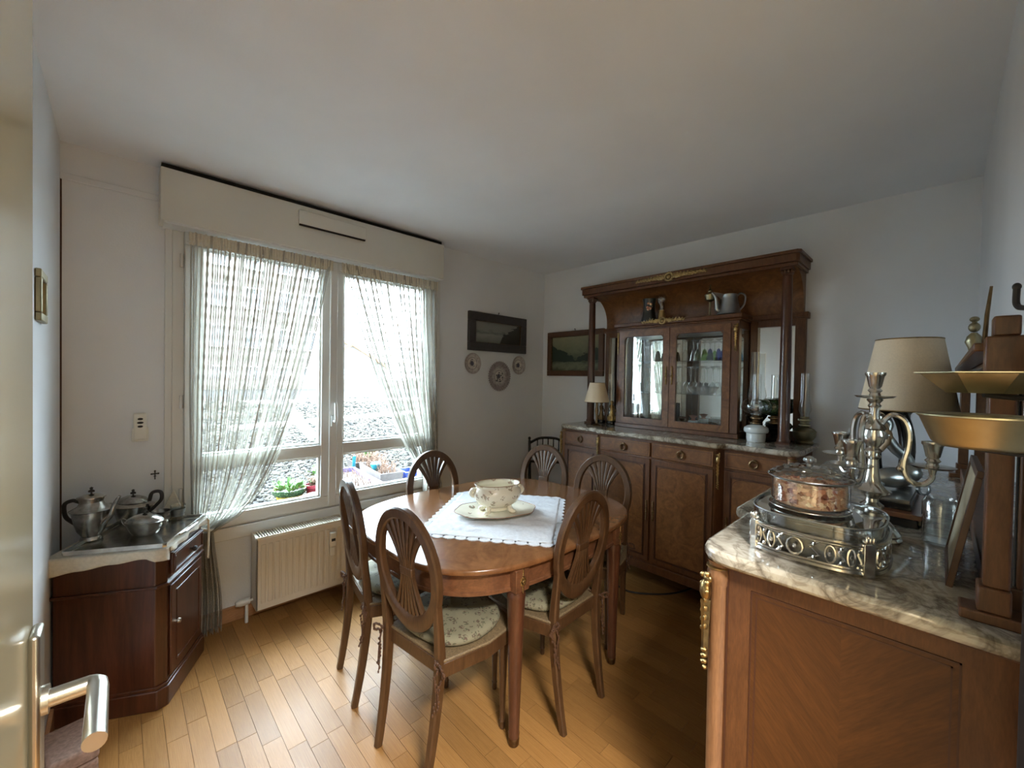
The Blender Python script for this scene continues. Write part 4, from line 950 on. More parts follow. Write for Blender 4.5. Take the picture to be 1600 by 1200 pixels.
# ------------------------------------------------------------------ things on top of the glazed case (under canopy)
t = thing('flowered_vase', 'dark vase painted with flowers under the hutch canopy', 'vase', hw(-.225, -.16, .8155))
fl_ = MB(); rn = random.Random(4)
for k in range(9): a_ = pi+.49+rn.uniform(-.35, .35); z = .12+rn.uniform(-.025, .03); fl_.ell((.045*cos(a_), .045*sin(a_), z), .009, .009, .010, 7, 5)
fl_.build('painted_flower', 'petal', t)
MB().lathe([(0, 0), (.058, 0), (.062, .012), (.052, .05), (.043, .10), (.044, .15), (.05, .18), (.052, .185), (.046, .185), (.038, .1), (0, .02)], 28).build('vase_body', 'vase', t)
t = thing('small_oil_lamp', 'small oil lamp with round glass bulb beside flowered vase', 'lamp', hw(-.115, -.175, .8155))
MB().lathe([(0, 0), (.026, 0), (.028, .01), (.026, .06), (.02, .075), (.022, .085)], 20).build('lamp_base', 'gilt', t); MB().lathe([(.018, .085), (.016, .1), (.019, .125), (.034, .15), (.038, .17), (.033, .19), (.018, .205), (.015, .21)], 24).build('glass_bulb', 'clear', t)
t = thing('brass_candle_lamp', 'slender brass lamp on a thin stem left of the pewter jug', 'lamp', hw(.245, -.2, .8155))
MB().lathe([(0, 0), (.03, 0), (.032, .006), (.01, .012), (.006, .02), (.006, .1), (.012, .106), (.028, .115), (.034, .14), (.036, .15), (.024, .156), (.012, .17), (.016, .178), (.006, .19), (.004, .21), (0, .225)], 24).build('lamp_stem', 'brass', t)
t = thing('water_jug', 'wide pewter water jug with long spout under hutch canopy', 'jug', hw(.36, -.18, .8155), R(-42))
MB().lathe([(0, 0), (.072, 0), (.078, .006), (.07, .02), (.062, .06), (.054, .10), (.05, .13), (.053, .138), (.047, .138), (.048, .1), (.06, .02), (0, .01)], 32).build('jug_body', 'pewter', t)
mb = MB(); mb.tube(curve([(-.05, 0, .03), (-.078, 0, .035), (-.083, 0, .07), (-.09, 0, .115), (-.115, 0, .15)], 18), [.016, .007], 12)
mb.add([(-.118, -.004, .155), (-.118, .004, .155), (-.05, -.028, .137), (-.05, .028, .137), (-.05, 0, .105)], [(0, 2, 4), (1, 4, 3), (0, 1, 3, 2), (0, 4, 1)]); mb.build('spout', 'pewter', t)
MB().tube(curve([(.045, 0, .12), (.075, 0, .15), (.11, 0, .135), (.105, 0, .08), (.075, 0, .04), (.06, 0, .035)], 24), .006, 10).build('handle', 'pewter', t)

# ------------------------------------------------------------------ things on the marble of the long sideboard
t = thing('small_table_lamp', 'small beige shaded lamp on the left end of sideboard', 'lamp', (2.775, 1.912, 1.0705))
t.scale = (.95, .95, 1)
MB().lathe([(0, 0), (.04, 0), (.042, .006), (.02, .014), (.012, .02), (.009, .05), (.012, .09), (.016, .12), (.012, .15), (.009, .19), (.009, .25)], 20).build('lamp_stem', 'bronze', t)
MB().lathe([(.102, .19), (.104, .192), (.062, .345), (.06, .345)], 40).build('lamp_shade', 'shade', t)
for r_, z_ in ((.103, .19), (.061, .345)): MB().tube([(r_*cos(q), r_*sin(q), z_) for q in (2*pi*i/36 for i in range(36))], .002, 6, closed=True).build('shade_trim', 'bronze', t)
def figure(name, label, loc, h, mat, base):
    t = thing(name, label, 'figurine', loc)
    MB().lathe([(0, 0), (.042, 0), (.045, .01), (.04, .025), (0, .026)], 20).build('plinth', base, t)
    mb = MB(); k = h
    mb.lathe([(.03, .026), (.036, .03), (.026, .026+k*.25), (.016, .026+k*.5), (.022, .026+k*.65), (.024, .026+k*.72), (.01, .026+k*.8), (0, .026+k*.82)], 18)
    mb.ell((0, 0, .026+k*.9), .014, .015, .018); mb.tube([(.02, 0, .026+k*.7), (.034, -.01, .026+k*.55), (.02, -.02, .026+k*.45)], .006, 8); mb.tube([(-.02, 0, .026+k*.7), (-.036, -.01, .026+k*.6), (-.03, -.02, .026+k*.85)], .006, 8)
    for i in range(8): q = 2*pi*i/8; mb.ell((.03*cos(q), .03*sin(q), .026+k*.12), .008, .008, k*.13, 6, 5)
    mb.build('statuette', mat, t); return t
figure('gilt_figurine', 'gilded brass figurine on black base beside the small lamp', (2.975, 1.90, 1.0705), .17, 'gilt', 'black')
figure('dark_figurine', 'dark bronze figurine behind the small beige lamp', (2.985, 2.01, 1.0705), .16, 'bronze', 'black').scale = (.8, .8, 1)
t = thing('lamp_chimney', 'clear glass lamp chimney standing behind the small beige lamp', 'chimney', (3.045, 1.955, 1.0705))
MB().lathe([(.03, 0), (.035, .06), (.026, .1), (.024, .42)], 24).build('chimney_glass', 'clear', t)
def oil_lamp(label, x, y, base, bmat, col, z1, chim, globe=None, gmat='clear'):
    t = thing('oil_lamp', label, 'lamp', (x, y, 1.0705))
    MB().lathe(base, 32).build('lamp_font', bmat, t); zt = base[-1][1]
    mb = MB(); mb.lathe([(.02, zt), (.03, zt+.006), (.03, zt+.014), (.022, zt+.018), (.024, zt+.03), (.034, zt+.036), (.034, zt+.046), (.022, zt+.05), (.024, zt+.06)], 24)
    mb.tube([(.03, 0, zt+.03), (.055, 0, zt+.03)], .002, 6); mb.lathe([(0, 0), (.008, 0), (.008, .004), (0, .004)], 12, T(.055, 0, zt+.03) @ RY(90)); mb.build('burner', col, t)
    z = zt+.055; MB().lathe([(.022, z), (.024, z+.02), (.034, z+.05), (.03, z+.08), (.023, z+.11), (.022, z+chim)], 28).build('chimney', 'clear', t)
    if globe: MB().lathe([(.03, z)]+[(globe*(.55+.45*sin(q)), z+.01+globe*.55*(1-cos(q))) for q in (pi*i/10 for i in range(1, 10))]+[(.04, z+globe*1.15)], 32).build('shade_globe', gmat, t)
    return t
oil_lamp('white milk glass oil lamp with tall chimney right of glazed case', 2.892, .80, [(0, 0), (.05, 0), (.052, .006), (.054, .03), (.054, .052), (.066, .058), (.07, .07), (.066, .088), (.05, .098), (.03, .104), (.02, .106)], 'milk', 'bronze', 0, .26, .085)
oil_lamp('dark oil lamp with green glass shade behind the right column', 3.0, .728, [(0, 0), (.05, 0), (.052, .008), (.03, .02), (.02, .04), (.04, .06), (.055, .08), (.04, .1), (.024, .106)], 'black', 'bronze', 0, .26, .086, 'greensh')
t2 = oil_lamp('bright brass oil lamp at the right end of the sideboard', 3.03, .575, [(0, 0), (.045, 0), (.05, .01), (.04, .02), (.052, .035), (.06, .05), (.062, .075), (.05, .09), (.03, .1), (.02, .105)], 'brass', 'brass', 0, .27)
oil_lamp('tall chimney oil lamp between milk glass lamp and wing mirror', 3.035, .858, [(0, 0), (.04, 0), (.042, .01), (.02, .02), (.015, .1), (.035, .13), (.045, .15), (.03, .17), (.02, .175)], 'bronze', 'bronze', 0, .34)
tag(MB().tube(curve([(2.66, 1.78, .008), (2.55, 1.6, .008), (2.5, 1.45, .008), (2.6, 1.3, .008), (2.75, 1.2, .008), (2.95, 1.15, .008)], 40), .006, 8).build('floor_cable', 'iron'), 'dark cable lying on floor in front of the sideboard', 'cable')

# ------------------------------------------------------------------ things on the near sideboard
ZN = 1.0503
# silver centrepiece (jardiniere) with glass liner
ce = thing('silver_centrepiece', 'pierced silver centrepiece with glass liner at near corner of marble', 'centrepiece', (1.205, .198, ZN))
def ce_ring(k, z, n=72): return [(x*k, y*k, z) for x, y in superell(.135, .128, 3.0, n)]
mb = MB()
for z, r_ in ((.006, .005), (.014, .003), (.064, .0035), (.058, .002)): mb.tube(ce_ring(1, z), r_, 6, closed=True)
mb.build('gallery_rails', 'silver', ce)
stack([ce_ring(.99, .001), ce_ring(.99, .006), ce_ring(.9, .008)]).build('base_plate', 'dsilver', ce)
mb = MB(); n = 44; pts = ce_ring(1, 0, n)
for i in range(n):
    a_ = Vector(pts[i]); b_ = Vector(pts[(i+1) % n]); c_ = (a_+b_)/2; d_ = (b_-a_)
    if i % 2: loop = [c_+d_*.42*cos(q)+Vector((0, 0, .036+.018*sin(q))) for q in (2*pi*k/12 for k in range(12))]; mb.tube(loop, .0022, 5, closed=True); mb.ell(tuple(c_+Vector((0, 0, .036))), .004, .004, .006, 6, 4)
    else:
        mb.tube([c_-d_*.3+Vector((0, 0, .016)), c_+d_*.25+Vector((0, 0, .028)), c_-d_*.25+Vector((0, 0, .044)), c_+d_*.3+Vector((0, 0, .058))], .0025, 5); mb.ell(tuple(c_+Vector((0, 0, .05))), .005, .004, .005, 6, 4); mb.ell(tuple(c_+Vector((0, 0, .022))), .005, .004, .005, 6, 4)
mb.build('pierced_gallery', 'silver', ce)
pil = None
for q in (45, 135, 225, 315):
    if pil is None:
        mb = MB(); mb.box(-.011, .011, -.006, .006, -.0, .068); mb.ell((0, 0, .073), .012, .007, .006); mb.ell((0, 0, .08), .006, .006, .006)
        for k in range(3): mb.ell(((k-1)*.007, -.006, .076), .004, .003, .007, 6, 4)
        pil = p_ = mb.build('corner_pilaster', 'silver', ce, bevel=.002)
    else: p_ = pil.copy(); COL.objects.link(p_)
    qq = R(q); p_.location = (.1075*math.copysign(1, cos(qq)), .102*math.copysign(1, sin(qq)), 0); p_.rotation_euler.z = qq+pi/2
stack([ce_ring(.93, .010), ce_ring(.95, .03), ce_ring(.965, .093), ce_ring(.93, .095), ce_ring(.91, .03)], cap=False).build('glass_liner', 'clear', ce)
stack([ce_ring(.93, .088), ce_ring(.93, .092)]).build('glass_plate', 'clear', ce)
mb = MB(); mb.tube(ce_ring(.967, .095), .0016, 6, closed=True); mb.build('liner_rim', 'pewter', ce)
# potpourri jar on it
ja = thing('potpourri_jar', 'round glass jar of dried petals with knobbed lid on centrepiece', 'jar', (1.20, .215, ZN+.0935))
MB().lathe([(0, 0), (.09, 0), (.097, .003), (.099, .008), (.085, .012), (.094, .02), (.096, .092), (.0935, .092), (.0915, .02), (0, .014)], 48).build('jar_glass', 'clear', ja)
mb = MB(); mb.tube([(.0965*cos(q), .0965*sin(q), .093) for q in (2*pi*i/48 for i in range(48))], .0028, 8, closed=True); mb.tube([(.098*cos(q), .098*sin(q), .006) for q in (2*pi*i/48 for i in range(48))], .0022, 8, closed=True); mb.build('plated_rim', 'silver', ja)
ja.scale = (.82, .82, .76)
pe = MB(); rn = random.Random(11)
pe.lathe([(0, .016), (.086, .016), (.087, .078), (0, .082)], 40)
for k in range(520):
    q = rn.random()*6.283; z = .02+.062*rn.random(); rad = .0875 if k < 420 else .08*sqrt(rn.random()); zz = z if k < 420 else .082
    X = T(rad*cos(q), rad*sin(q), zz) @ Matrix.Rotation(rn.random()*6, 4, (rn.random(), rn.random(), rn.random()+.1))
    s_ = rn.uniform(.005, .010); pe.add([(-s_, 0, 0), (0, -s_*.6, .002), (s_, 0, 0), (0, s_*.6, .002)], [(0, 1, 2, 3)], X)
tag(pe.build('dried_petals', 'petal', ja, angle=20), kind='stuff')
lid = MB().lathe([(.100, .094), (.104, .098), (.100, .103), (.088, .108), (.07, .120), (.045, .128), (.02, .132), (0, .133)], 48).build('jar_lid', 'clear', ja)
mb = MB()
for j, (r_, z) in enumerate(((.085, .1105), (.06, .124), (.035, .1305))):
    for i in range(14-3*j): q = 2*pi*i/(14-3*j)+j; mb.ell((r_*cos(q), r_*sin(q), z), .012, .008, .0035, 7, 4, X=None)
mb.tube([(.103*cos(q), .103*sin(q), .098) for q in (2*pi*i/48 for i in range(48))], .002, 6, closed=True)
mb.build('cut_pattern', 'pewter', lid)
mb = MB(); mb.lathe([(.01, .132), (.006, .138), (.012, .144), (.014, .152), (.008, .16), (0, .164)], 14)
for i in range(7): q = 2*pi*i/7; mb.ell((.012*cos(q), .012*sin(q), .150), .005, .005, .007, 6, 4)
mb.build('lid_knob', 'pewter', lid)

# candelabrum: centre light and three scrolled arms
ca = thing('silver_candelabrum', 'silver candelabrum with three scrolled arms and centre light behind centrepiece', 'candelabra', (1.40, .118, ZN))
MB().lathe([(0, 0), (.058, 0), (.060, .006), (.056, .012), (.058, .018), (.05, .03), (.034, .048), (.022, .062), (.018, .072), (.024, .078), (.024, .084), (.014, .092), (.013, .10), (.022, .108), (.036, .115), (.038, .122), (.026, .13), (.018, .14), (.013, .17), (.011, .20), (.017, .208), (.011, .214), (.019, .222), (.011, .23), (.021, .245), (.024, .262), (.021, .275), (.026, .28), (.021, .288), (.014, .296), (.012, .305)], 32).build('stem', 'silver', ca)
def cup(mb, x, y, z):
    mb.lathe([(0, -.022), (.006, -.02), (.008, -.008), (.036, -.004), (.042, .001), (.036, .001), (.012, .002), (.010, .008), (.015, .014), (.010, .02), (.013, .024), (.018, .05), (.021, .054), (.021, .06), (.012, .06), (.011, .035), (0, .034)], 24, c=(x, y, z))
mb = MB(); mb.lathe([(.012, .30), (.010, .33), (.014, .337), (.010, .343), (.017, .352), (.010, .36)], 20); cup(mb, 0, 0, .362); mb.build('centre_candle_cup', 'silver', ca)
va = R(-43.7)
for dq in (164, 44, -76):
    q = R(dq); dx, dy = cos(q), sin(q)
    P = [(r_*.80 if r_ > .03 else r_, z_) for r_, z_ in [(.012, .285), (.022, .305), (.045, .316), (.07, .305), (.083, .275), (.082, .235), (.074, .20), (.076, .172), (.092, .152), (.115, .148), (.134, .162), (.138, .18)]]
    arm = MB(); arm.tube(curve([(r_*dx, r_*dy, z) for r_, z in P], 60), .0062, 8); a_ = arm.build('arm', 'silver', ca)
    mb = MB(); mb.ell((.052*dx, .052*dy, .182), .008, .008, .008); mb.tube(curve([(.064*dx, .064*dy, .21), (.056*dx, .056*dy, .205), (.05*dx, .05*dy, .185)], 8), .004, 6); mb.build('leaf_scroll', 'silver', a_)
    mb = MB(); cup(mb, .11*dx, .11*dy, .195); mb.build('candle_cup', 'silver', a_)

# large table lamp
la = thing('large_table_lamp', 'large beige shaded table lamp with black ring base on near sideboard', 'lamp', (1.94, .082, ZN))
MB().lathe([(.125, .305), (.126, .307), (.085, .545), (.084, .545)], 56).build('lamp_shade', 'shade', la)
for r_, z_ in ((.1255, .306), (.0845, .545)): MB().tube([(r_*cos(q), r_*sin(q), z_) for q in (2*pi*i/56 for i in range(56))], .0022, 6, closed=True).build('shade_trim', 'gilt', la)
mb = MB(); mb.box(-.052, .052, -.045, .045, 0, .018); mb.build('lamp_base', 'black', la, bevel=.004)
cx_, cy_ = cos(va), sin(va)
mb = MB(); mb.tube([(-.05*cx_+.058*cos(q)*cx_, -.05*cy_+.058*cos(q)*cy_, .165+.14*sin(q)) for q in (2*pi*i/36 for i in range(36))], .021, 10, closed=True); mb.build('black_ring', 'black', la)
MB().lathe([(0, .018), (.016, .018), (.014, .03), (.011, .04), (.011, .29), (.018, .3), (.014, .36), (0, .36)], 20, c=(.0, 0, 0)).build('chrome_column', 'pewter', la)

# bird sculpture on a banded plinth
bd = thing('bird_sculpture', 'pewter bird sculpture with tan bill on black and tan plinth', 'sculpture', (1.765, .085, ZN+.066), R(-43.7))
X = T(-.02, 0, .045)
mb = MB(); mb.ell((-.02, 0, .036), .062, .03, .032); mb.ell((.03, 0, .052), .034, .028, .030, 12, 8); mb.ell((-.075, 0, .018), .03, .018, .012)
mb.tube(curve([(.03, 0, .06), (.02, 0, .095), (-.02, 0, .13), (-.05, 0, .17), (-.045, 0, .205), (-.075, 0, .225)], 30), .016, 12)
mb.build('bird_body', 'pewter', bd)
mb = MB(); mb.ell((-.078, 0, .222), .026, .018, .02, 12, 8); mb.build('bird_head', 'dsilver', bd)
mb = MB(); mb.tube(curve([(-.062, 0, .205), (-.045, -.005, .16), (-.065, -.005, .125), (-.09, -.005, .10)], 12), [.016, .004], 10); mb.build('bird_bill', 'shade', bd)
mb = MB(); mb.lathe([(.02, 0), (.02, .01), (.014, .01)], 16, T(.04, -.03, .01) @ RX(90)); mb.build('coiled_tail', 'pewter', bd)
pb = thing('stacked_plinth', 'black and tan banded slab base under the pewter bird', 'plinth', (1.765, .095, ZN), R(-2))
MB().box(-.20, .10, -.065, .045, 0, .024).build('black_slab', 'black', pb, bevel=.002); MB().box(-.205, .11, -.075, .05, .024, .038).build('tan_slab', 'tablew', pb, bevel=.002); MB().box(-.17, .08, -.05, .04, .038, .058).build('black_slab', 'black', pb, bevel=.002); MB().box(-.16, .07, -.045, .035, .058, .0655).build('grey_slab', 'dsilver', pb)
for k in range(3): MB().lathe([(0, 0), (.012, 0), (.008, .01), (.012, .02), (0, .02)], 12, c=(-.15+.06*k, -.066, .002)).build('brass_foot', 'brass', pb)
tag(MB().lathe([(0, 0), (.032, 0), (.034, .004), (.034, .10), (.03, .108), (.028, .112), (.026, .105), (.030, .098), (.030, .006), (0, .005)], 28, T(1.475, -.005, ZN)).build('glass_jar', 'clear'), 'empty clear glass jar on marble beside the mirror back', 'jar')
# leaning pictures near the pilaster
t = thing('leaning_picture', 'pale framed picture leaning on mirror back near the pilaster', 'picture', (1.30, -.045, ZN), 0)
X = RX(-9); mb = MB(); ribbon_rect(mb, -.13, .13, 0, .235, .014, -.006, .004, T(0, .028, 0) @ RX(9) @ T(0, 0, 0)); mb.build('thin_frame', 'rim', t, bevel=.001)
MB().box(-.118, .118, -.001, .001, .012, .222, T(0, .028, 0) @ RX(9)).build('frame_glass_print', 'paper', t)
# figurine and pen on top of the mirror frame
t = thing('brass_cupid', 'tiny brass figure standing on top rail of mirror back', 'figurine', (1.66, -.145+.0+.0, 1.516))
t.location = (1.70, -.058, 1.5185)
mb = MB(); mb.lathe([(0, 0), (.014, 0), (.015, .006), (.008, .012), (.012, .03), (.018, .045), (.014, .06), (.006, .07)], 14); mb.ell((0, 0, .085), .012, .012, .014); mb.ell((.0, 0, .107), .013, .010, .008); mb.tube([(0, 0, .09), (0, 0, .105)], .005, 6); mb.build('figure_body', 'brass', t)
tag(MB().tube([(0, 0, .0005), (.0, -.002, .05), (0, -.006, .10)], [.0035, .003, .002], 8).build('metal_rod', 'bronze', loc=(1.105, -.050, 1.518)), 'thin dark metal rod standing behind pilaster on mirror rail', 'rod')

# hanging kitchen scale with two brass pans, on a wall bracket
sc_ = thing('brass_scale', 'old brass scale with polygonal and round pans at the right edge', 'scale', (.78, -.036, 1.398))
sc_.scale = (.78, .78, .9)
mb = MB(); pr = [(0, -.036), (.05, -.036), (.058, -.03), (.073, .004), (.077, .007), (.077, .009), (.071, .006), (.055, -.029), (0, -.033)]
mb.lathe(pr, 48); mb.build('round_pan', 'brass', sc_)
mb = MB(); n = 6
mb.lathe([(0, .040), (.045, .040), (.078, .066), (.086, .067), (.086, .0685), (.076, .068), (.044, .042), (0, .042)], 8, a0=pi/8, a1=2*pi+pi/8); o = mb.build('polygonal_pan', 'brass', sc_, angle=15)
mb = MB(); mb.box(.03, .045, -.085, -.075, -.06, .14); mb.tube([(.037, -.08, -.03), (.02, -.04, -.042), (0, 0, -.038)], .004, 8); mb.tube([(.037, -.08, .05), (.02, -.04, .034), (0, 0, .038)], .004, 8); mb.build('wall_bracket', 'iron', sc_)
# coat hook and dark garment on the wall at the right edge
t = thing('wall_hook', 'black iron coat hook on the wall at upper right edge', 'hook', (.975, YR, 1.572))
mb = MB(); mb.box(-.05, -.02, 0, .005, -.02, .06); mb.tube(curve([(-.035, .004, 0), (-.03, .03, -.012), (-.005, .04, -.012), (.006, .045, -.004), (.008, .045, .02)], 20), .004, 8); mb.ell((.008, .045, .022), .005, .005, .006); mb.build('hook_body', 'iron', t)
t = thing('hanging_coat', 'dark brown garment hanging on wall beyond the marble end', 'coat', (.918, YR+.003, 0))
mb = MB(); vs = []; nu, nv = 30, 30
for j in range(nv+1):
    z = 1.50-.72*j/nv
    for i in range(nu+1):
        u = i/nu; w = .04+.035*min(1, j/8); x = -w+2*w*u; vs.append((x, .008+.010*sin(pi*u)+.005*(1+sin(u*21+z*3))*sin(pi*u)+.004, z+.01*sin(u*9)*(j == nv)))
mb.add(vs, [(j*(nu+1)+i, j*(nu+1)+i+1, (j+1)*(nu+1)+i+1, (j+1)*(nu+1)+i) for j in range(nv) for i in range(nu)])
o = mb.build('garment_cloth', 'coat', t, angle=180); sm = o.modifiers.new('thick', 'SOLIDIFY'); sm.thickness = .004
MB().tube([(0, .0, 1.54), (0, .02, 1.52), (0, .025, 1.49)], .004, 6).build('hanger_loop', 'iron', t)

# ------------------------------------------------------------------ outside: gravel roof terrace, planters, houses
GZ = .30
gr = struct(MB().box(-12, 30, YW+.25, 34, GZ-.2, GZ).build('gravel_roof_ground', 'roofg', smooth=False))
ico = []
ph = (1+5**.5)/2
iv = [Vector(p).normalized() for p in [(-1, ph, 0), (1, ph, 0), (-1, -ph, 0), (1, -ph, 0), (0, -1, ph), (0, 1, ph), (0, -1, -ph), (0, 1, -ph), (ph, 0, -1), (ph, 0, 1), (-ph, 0, -1), (-ph, 0, 1)]]
fi = [(0, 11, 5), (0, 5, 1), (0, 1, 7), (0, 7, 10), (0, 10, 11), (1, 5, 9), (5, 11, 4), (11, 10, 2), (10, 7, 6), (7, 1, 8), (3, 9, 4), (3, 4, 2), (3, 2, 6), (3, 6, 8), (3, 8, 9), (4, 9, 5), (2, 4, 11), (6, 2, 10), (8, 6, 7), (9, 8, 1)]
rn = random.Random(21)
for mi, (mname, cnt) in enumerate((('stone1', 14000), ('stone2', 6500))):
    V = []; Fc = []
    for k in range(cnt):
        d_ = 3.1+(rn.random()**1.6)*17; x = .30*d_*.0+rn.uniform(.05, .72)*d_; y = d_
        if y < YW+.3: continue
        s_ = rn.uniform(.010, .022)*(1+max(0, d_-5)*.16); a_ = rn.random()*6.28; ca_, sa_ = cos(a_), sin(a_); ex = rn.uniform(.7, 1.3); ez = rn.uniform(.5, .8); k0 = len(V)
        for p in iv: px, py = p.x*ex, p.y; V.append((x+s_*(px*ca_-py*sa_), y+s_*(px*sa_+py*ca_), GZ+s_*ez*(.5+p.z)))
        Fc += [(a+k0, b+k0, c+k0) for a, b, c in fi]
    mb = MB(); mb.v = V; mb.f = Fc; mb.build('pebbles', mname, gr, smooth=False, kind='stuff')
tag(MB().prism([(1.6, 9.6), (7.0, 11.2), (7.0, 11.75), (1.6, 10.15)], GZ, GZ+.05).build('walkway_slab', 'slab'), 'pale concrete strip crossing the gravel, nearer the window', 'path')
tag(MB().prism([(3.5, 17.8), (12, 17.0), (12, 18.4), (3.5, 19.2)], GZ, GZ+.05).build('walkway_slab', 'slab'), 'pale concrete strip crossing the gravel, farther away', 'path')
tag(MB().box(0, .16, -.02, .02, 0, 1.06, T(2.31, 7.3, GZ+.02) @ RY(-38)).build('leaning_board', 'render'), 'white board standing slanted on the gravel behind left curtain', 'board')
def trough(label, x0, x1, y0, y1, h, mat, rz=0, cat='planter', flare=.02):
    t = thing('planter_trough', label, cat, ((x0+x1)/2, (y0+y1)/2, GZ+.012), rz); a_, b_ = (x1-x0)/2, (y1-y0)/2; w = .014
    r = [[(-a_+flare, -b_+flare, 0), (a_-flare, -b_+flare, 0), (a_-flare, b_-flare, 0), (-a_+flare, b_-flare, 0)], [(-a_, -b_, h), (a_, -b_, h), (a_, b_, h), (-a_, b_, h)], [(-a_+w, -b_+w, h), (a_-w, -b_+w, h), (a_-w, b_-w, h), (-a_+w, b_-w, h)], [(-a_+w+.01, -b_+w+.01, h-.05), (a_-w-.01, -b_+w+.01, h-.05), (a_-w-.01, b_-w-.01, h-.05), (-a_+w+.01, b_-w-.01, h-.05)]]
    stack(r, cap=False).build('trough_body', mat, t, smooth=False)
    MB().box(-a_+w+.012, a_-w-.012, -b_+w+.012, b_-w-.012, .01, h-.04).build('soil', 'soil', t)
    return t, a_, b_, h
def stalks(par, a_, b_, z, n, hh, mat, name='dry_stems', seed=1):
    rn = random.Random(seed); mb = MB()
    for k in range(n):
        x, y = rn.uniform(-a_, a_)*.8, rn.uniform(-b_, b_)*.8; q = rn.random()*6.28; l_ = rn.uniform(.5, 1)*hh; dx, dy = .5*l_*cos(q), .5*l_*sin(q)
        mb.tube([(x, y, z), (x+dx*.4, y+dy*.4, z+l_*.6), (x+dx, y+dy, z+l_*rn.uniform(.5, 1))], [.003, .0025, .001], 4)
    return tag(mb.build(name, mat, par), kind='stuff')
def leaves(par, rad, z, n, s0, mat='leaf', seed=1, hh=.08):
    rn = random.Random(seed)
    base = MB().add([(0, 0, 0), (.35, -.28, .12), (.8, -.2, .25), (1, 0, .2), (.8, .2, .25), (.35, .28, .12), (.5, 0, .06)], [(0, 1, 6), (1, 2, 6), (2, 3, 6), (3, 4, 6), (4, 5, 6), (5, 0, 6)]).build('leaf', mat, par)
    for k in range(n):
        o = base if k == 0 else base.copy()
        if k: COL.objects.link(o)
        q = rn.random()*6.28; r_ = rad*sqrt(rn.random()); s_ = s0*rn.uniform(.6, 1.2)
        o.location = (r_*cos(q), r_*sin(q), z+rn.random()*hh); o.rotation_euler = (rn.uniform(-.3, .3), rn.uniform(-1.1, -.1), q+rn.uniform(-.6, .6)); o.scale = (s_, s_, s_)
t, a_, b_, h_ = trough('purple plastic trough with dead plants outside the window', 1.44, 1.70, 3.34, 4.12, .2, 'purple', R(-4)); stalks(t, a_, b_, h_-.04, 60, .09, 'dry', seed=2)
t, a_, b_, h_ = trough('weathered grey trough with dry stalks outside, right of purple one', 1.81, 2.04, 3.62, 4.25, .2, 'grayp', R(-6)); stalks(t, a_, b_, h_-.04, 130, .2, 'dry', seed=3)
t, a_, b_, h_ = trough('bright blue plastic box outside behind the right lace curtain', 2.07, 2.22, 3.66, 3.88, .17, 'bluep', R(-4), 'box')
t, a_, b_, h_ = trough('dark trough of dry plants outside at the back', 1.86, 2.2, 4.35, 4.65, .18, 'soil', R(-4)); stalks(t, a_, b_, h_-.04, 120, .22, 'dry', seed=6); leaves(t, .12, h_, 14, .06, seed=8)
t = thing('teal_watering_ball', 'teal plastic bottle upside down in the grey trough', 'bottle', (1.86, 3.9, GZ+.19)); MB().lathe([(0, 0), (.02, 0), (.03, .02), (.05, .05), (.052, .07), (.04, .085), (.02, .09), (.018, .08), (0, .08)], 20).build('bottle_body', 'teal', t)
tag(MB().box(-.016, .016, -.004, .004, 0, .27, T(1.80, 4.31, GZ+.02) @ RX(6)).build('plant_label', 'teal'), 'teal plant marker standing behind the purple trough', 'marker')
def rpot(label, x, y, prof, mat, band=None):
    t = thing('plant_pot', label, 'plant pot', (x, y, GZ+.012)); MB().lathe(prof, 28).build('pot_body', mat, t)
    if band: MB().lathe(band[0], 28).build('pot_band', band[1], t)
    z = prof[-1][1]; r_ = prof[-1][0]; MB().lathe([(0, z-.02), (r_*.95, z-.02)], 20).build('soil', 'soil', t); return t, z, r_
t, z, r_ = rpot('yellow pot with green band full of lettuce outside the window', 1.065, 3.88, [(0, 0), (.075, 0), (.11, .10), (.125, .11), (.128, .14), (.12, .14)], 'yellow', ([(.118, .095), (.13, .11), (.133, .142), (.128, .144)], 'greensh')); leaves(t, .12, z-.015, 110, .05, seed=4, hh=.05)
t, z, r_ = rpot('red plastic pot with a small plant beside the lettuce pot', 1.265, 3.87, [(0, 0), (.05, 0), (.068, .12), (.075, .125), (.076, .15), (.07, .15)], 'red'); stalks(t, .05, .05, z-.02, 40, .13, 'dry', seed=9); leaves(t, .05, z, 14, .05, seed=5, hh=.12)
t = thing('overturned_pot', 'white sack slumped over a terracotta pot outside the window', 'pot', (1.13, 3.56, GZ+.012)); MB().lathe([(.0, .0), (.07, 0), (.055, .11), (0, .11)], 20, T(-.08, 0, .07) @ RY(70)).build('clay_pot', 'terra', t)
MB().ell((.04, 0, .075), .12, .085, .085, 18, 10).build('white_sack', 'render', t)
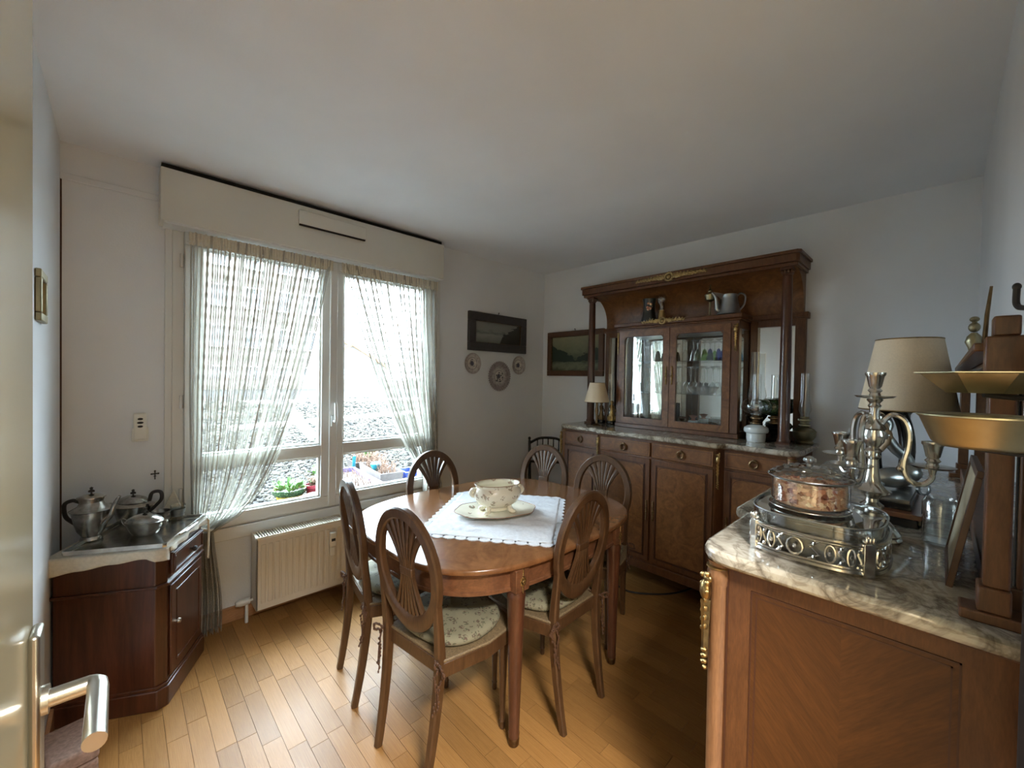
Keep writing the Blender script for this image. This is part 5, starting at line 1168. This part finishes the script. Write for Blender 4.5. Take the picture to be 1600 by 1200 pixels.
t = thing('white_stone', 'pale white block lying on gravel behind left curtain bottom', 'stone', (.77, 3.42, GZ+.012), R(20)); MB().prism([(-.14, -.09), (.12, -.1), (.15, .05), (-.02, .11), (-.15, .06)], 0, .08).build('stone_body', 'render', t, bevel=.02)
struct(MB().box(-14, 40, 34, 34.5, GZ-.2, 1.05).build('parapet_wall', 'beige', smooth=False))
def house(label, x, y, w, d, h, ridge, mat='render', rz=0, nw=3, rows=2, roof='tile'):
    t = thing('house', label, 'building', (x, y, -6), R(rz))
    MB().box(-w/2, w/2, -d/2, d/2, 0, h).build('wall', mat, t)
    if ridge: MB().prism([(-w/2-.4, h-.15), (-w/2-.4, h+.1), (0, h+ridge), (w/2+.4, h+.1), (w/2+.4, h-.15), (0, h+ridge-.3)], -d/2-.4, d/2+.4, Matrix(((1, 0, 0, 0), (0, 0, -1, 0), (0, 1, 0, 0), (0, 0, 0, 1)))).build('roof', roof, t); MB().prism([(-w/2, h), (0, h+ridge-.25), (w/2, h)], -d/2+.02, d/2-.02, Matrix(((1, 0, 0, 0), (0, 0, -1, 0), (0, 1, 0, 0), (0, 0, 0, 1)))).build('gable', mat, t)
    else: MB().box(-w/2-.2, w/2+.2, -d/2-.2, d/2+.2, h, h+.4).build('roof', 'slab', t)
    for j in range(rows):
        for i in range(nw):
            cx = -w/2+w*(i+.5)/nw; cz = h-1.6-2.9*j
            mb = MB(); ribbon_rect(mb, cx-.6, cx+.6, cz-.8, cz+.8, .1, -d/2-.06, -d/2+.02); f = mb.build('window', 'pvc', t); MB().box(cx-.5, cx+.5, -d/2-.02, -d/2+.0, cz-.7, cz+.7).build('pane', 'panesky', f)
house('white house with orange gable roof beyond the terrace', 17.5, 44, 6.5, 8, 8.2, 2.4, rz=-14)
house('taller white house with orange roof behind gabled one', 19, 58, 8, 8, 11.0, 2.4, rz=-14, nw=2)
house('beige apartment block with rows of windows seen through left curtain', 7.5, 40, 10, 9, 17.5, 0, 'beige', rz=-4, nw=5, rows=4)
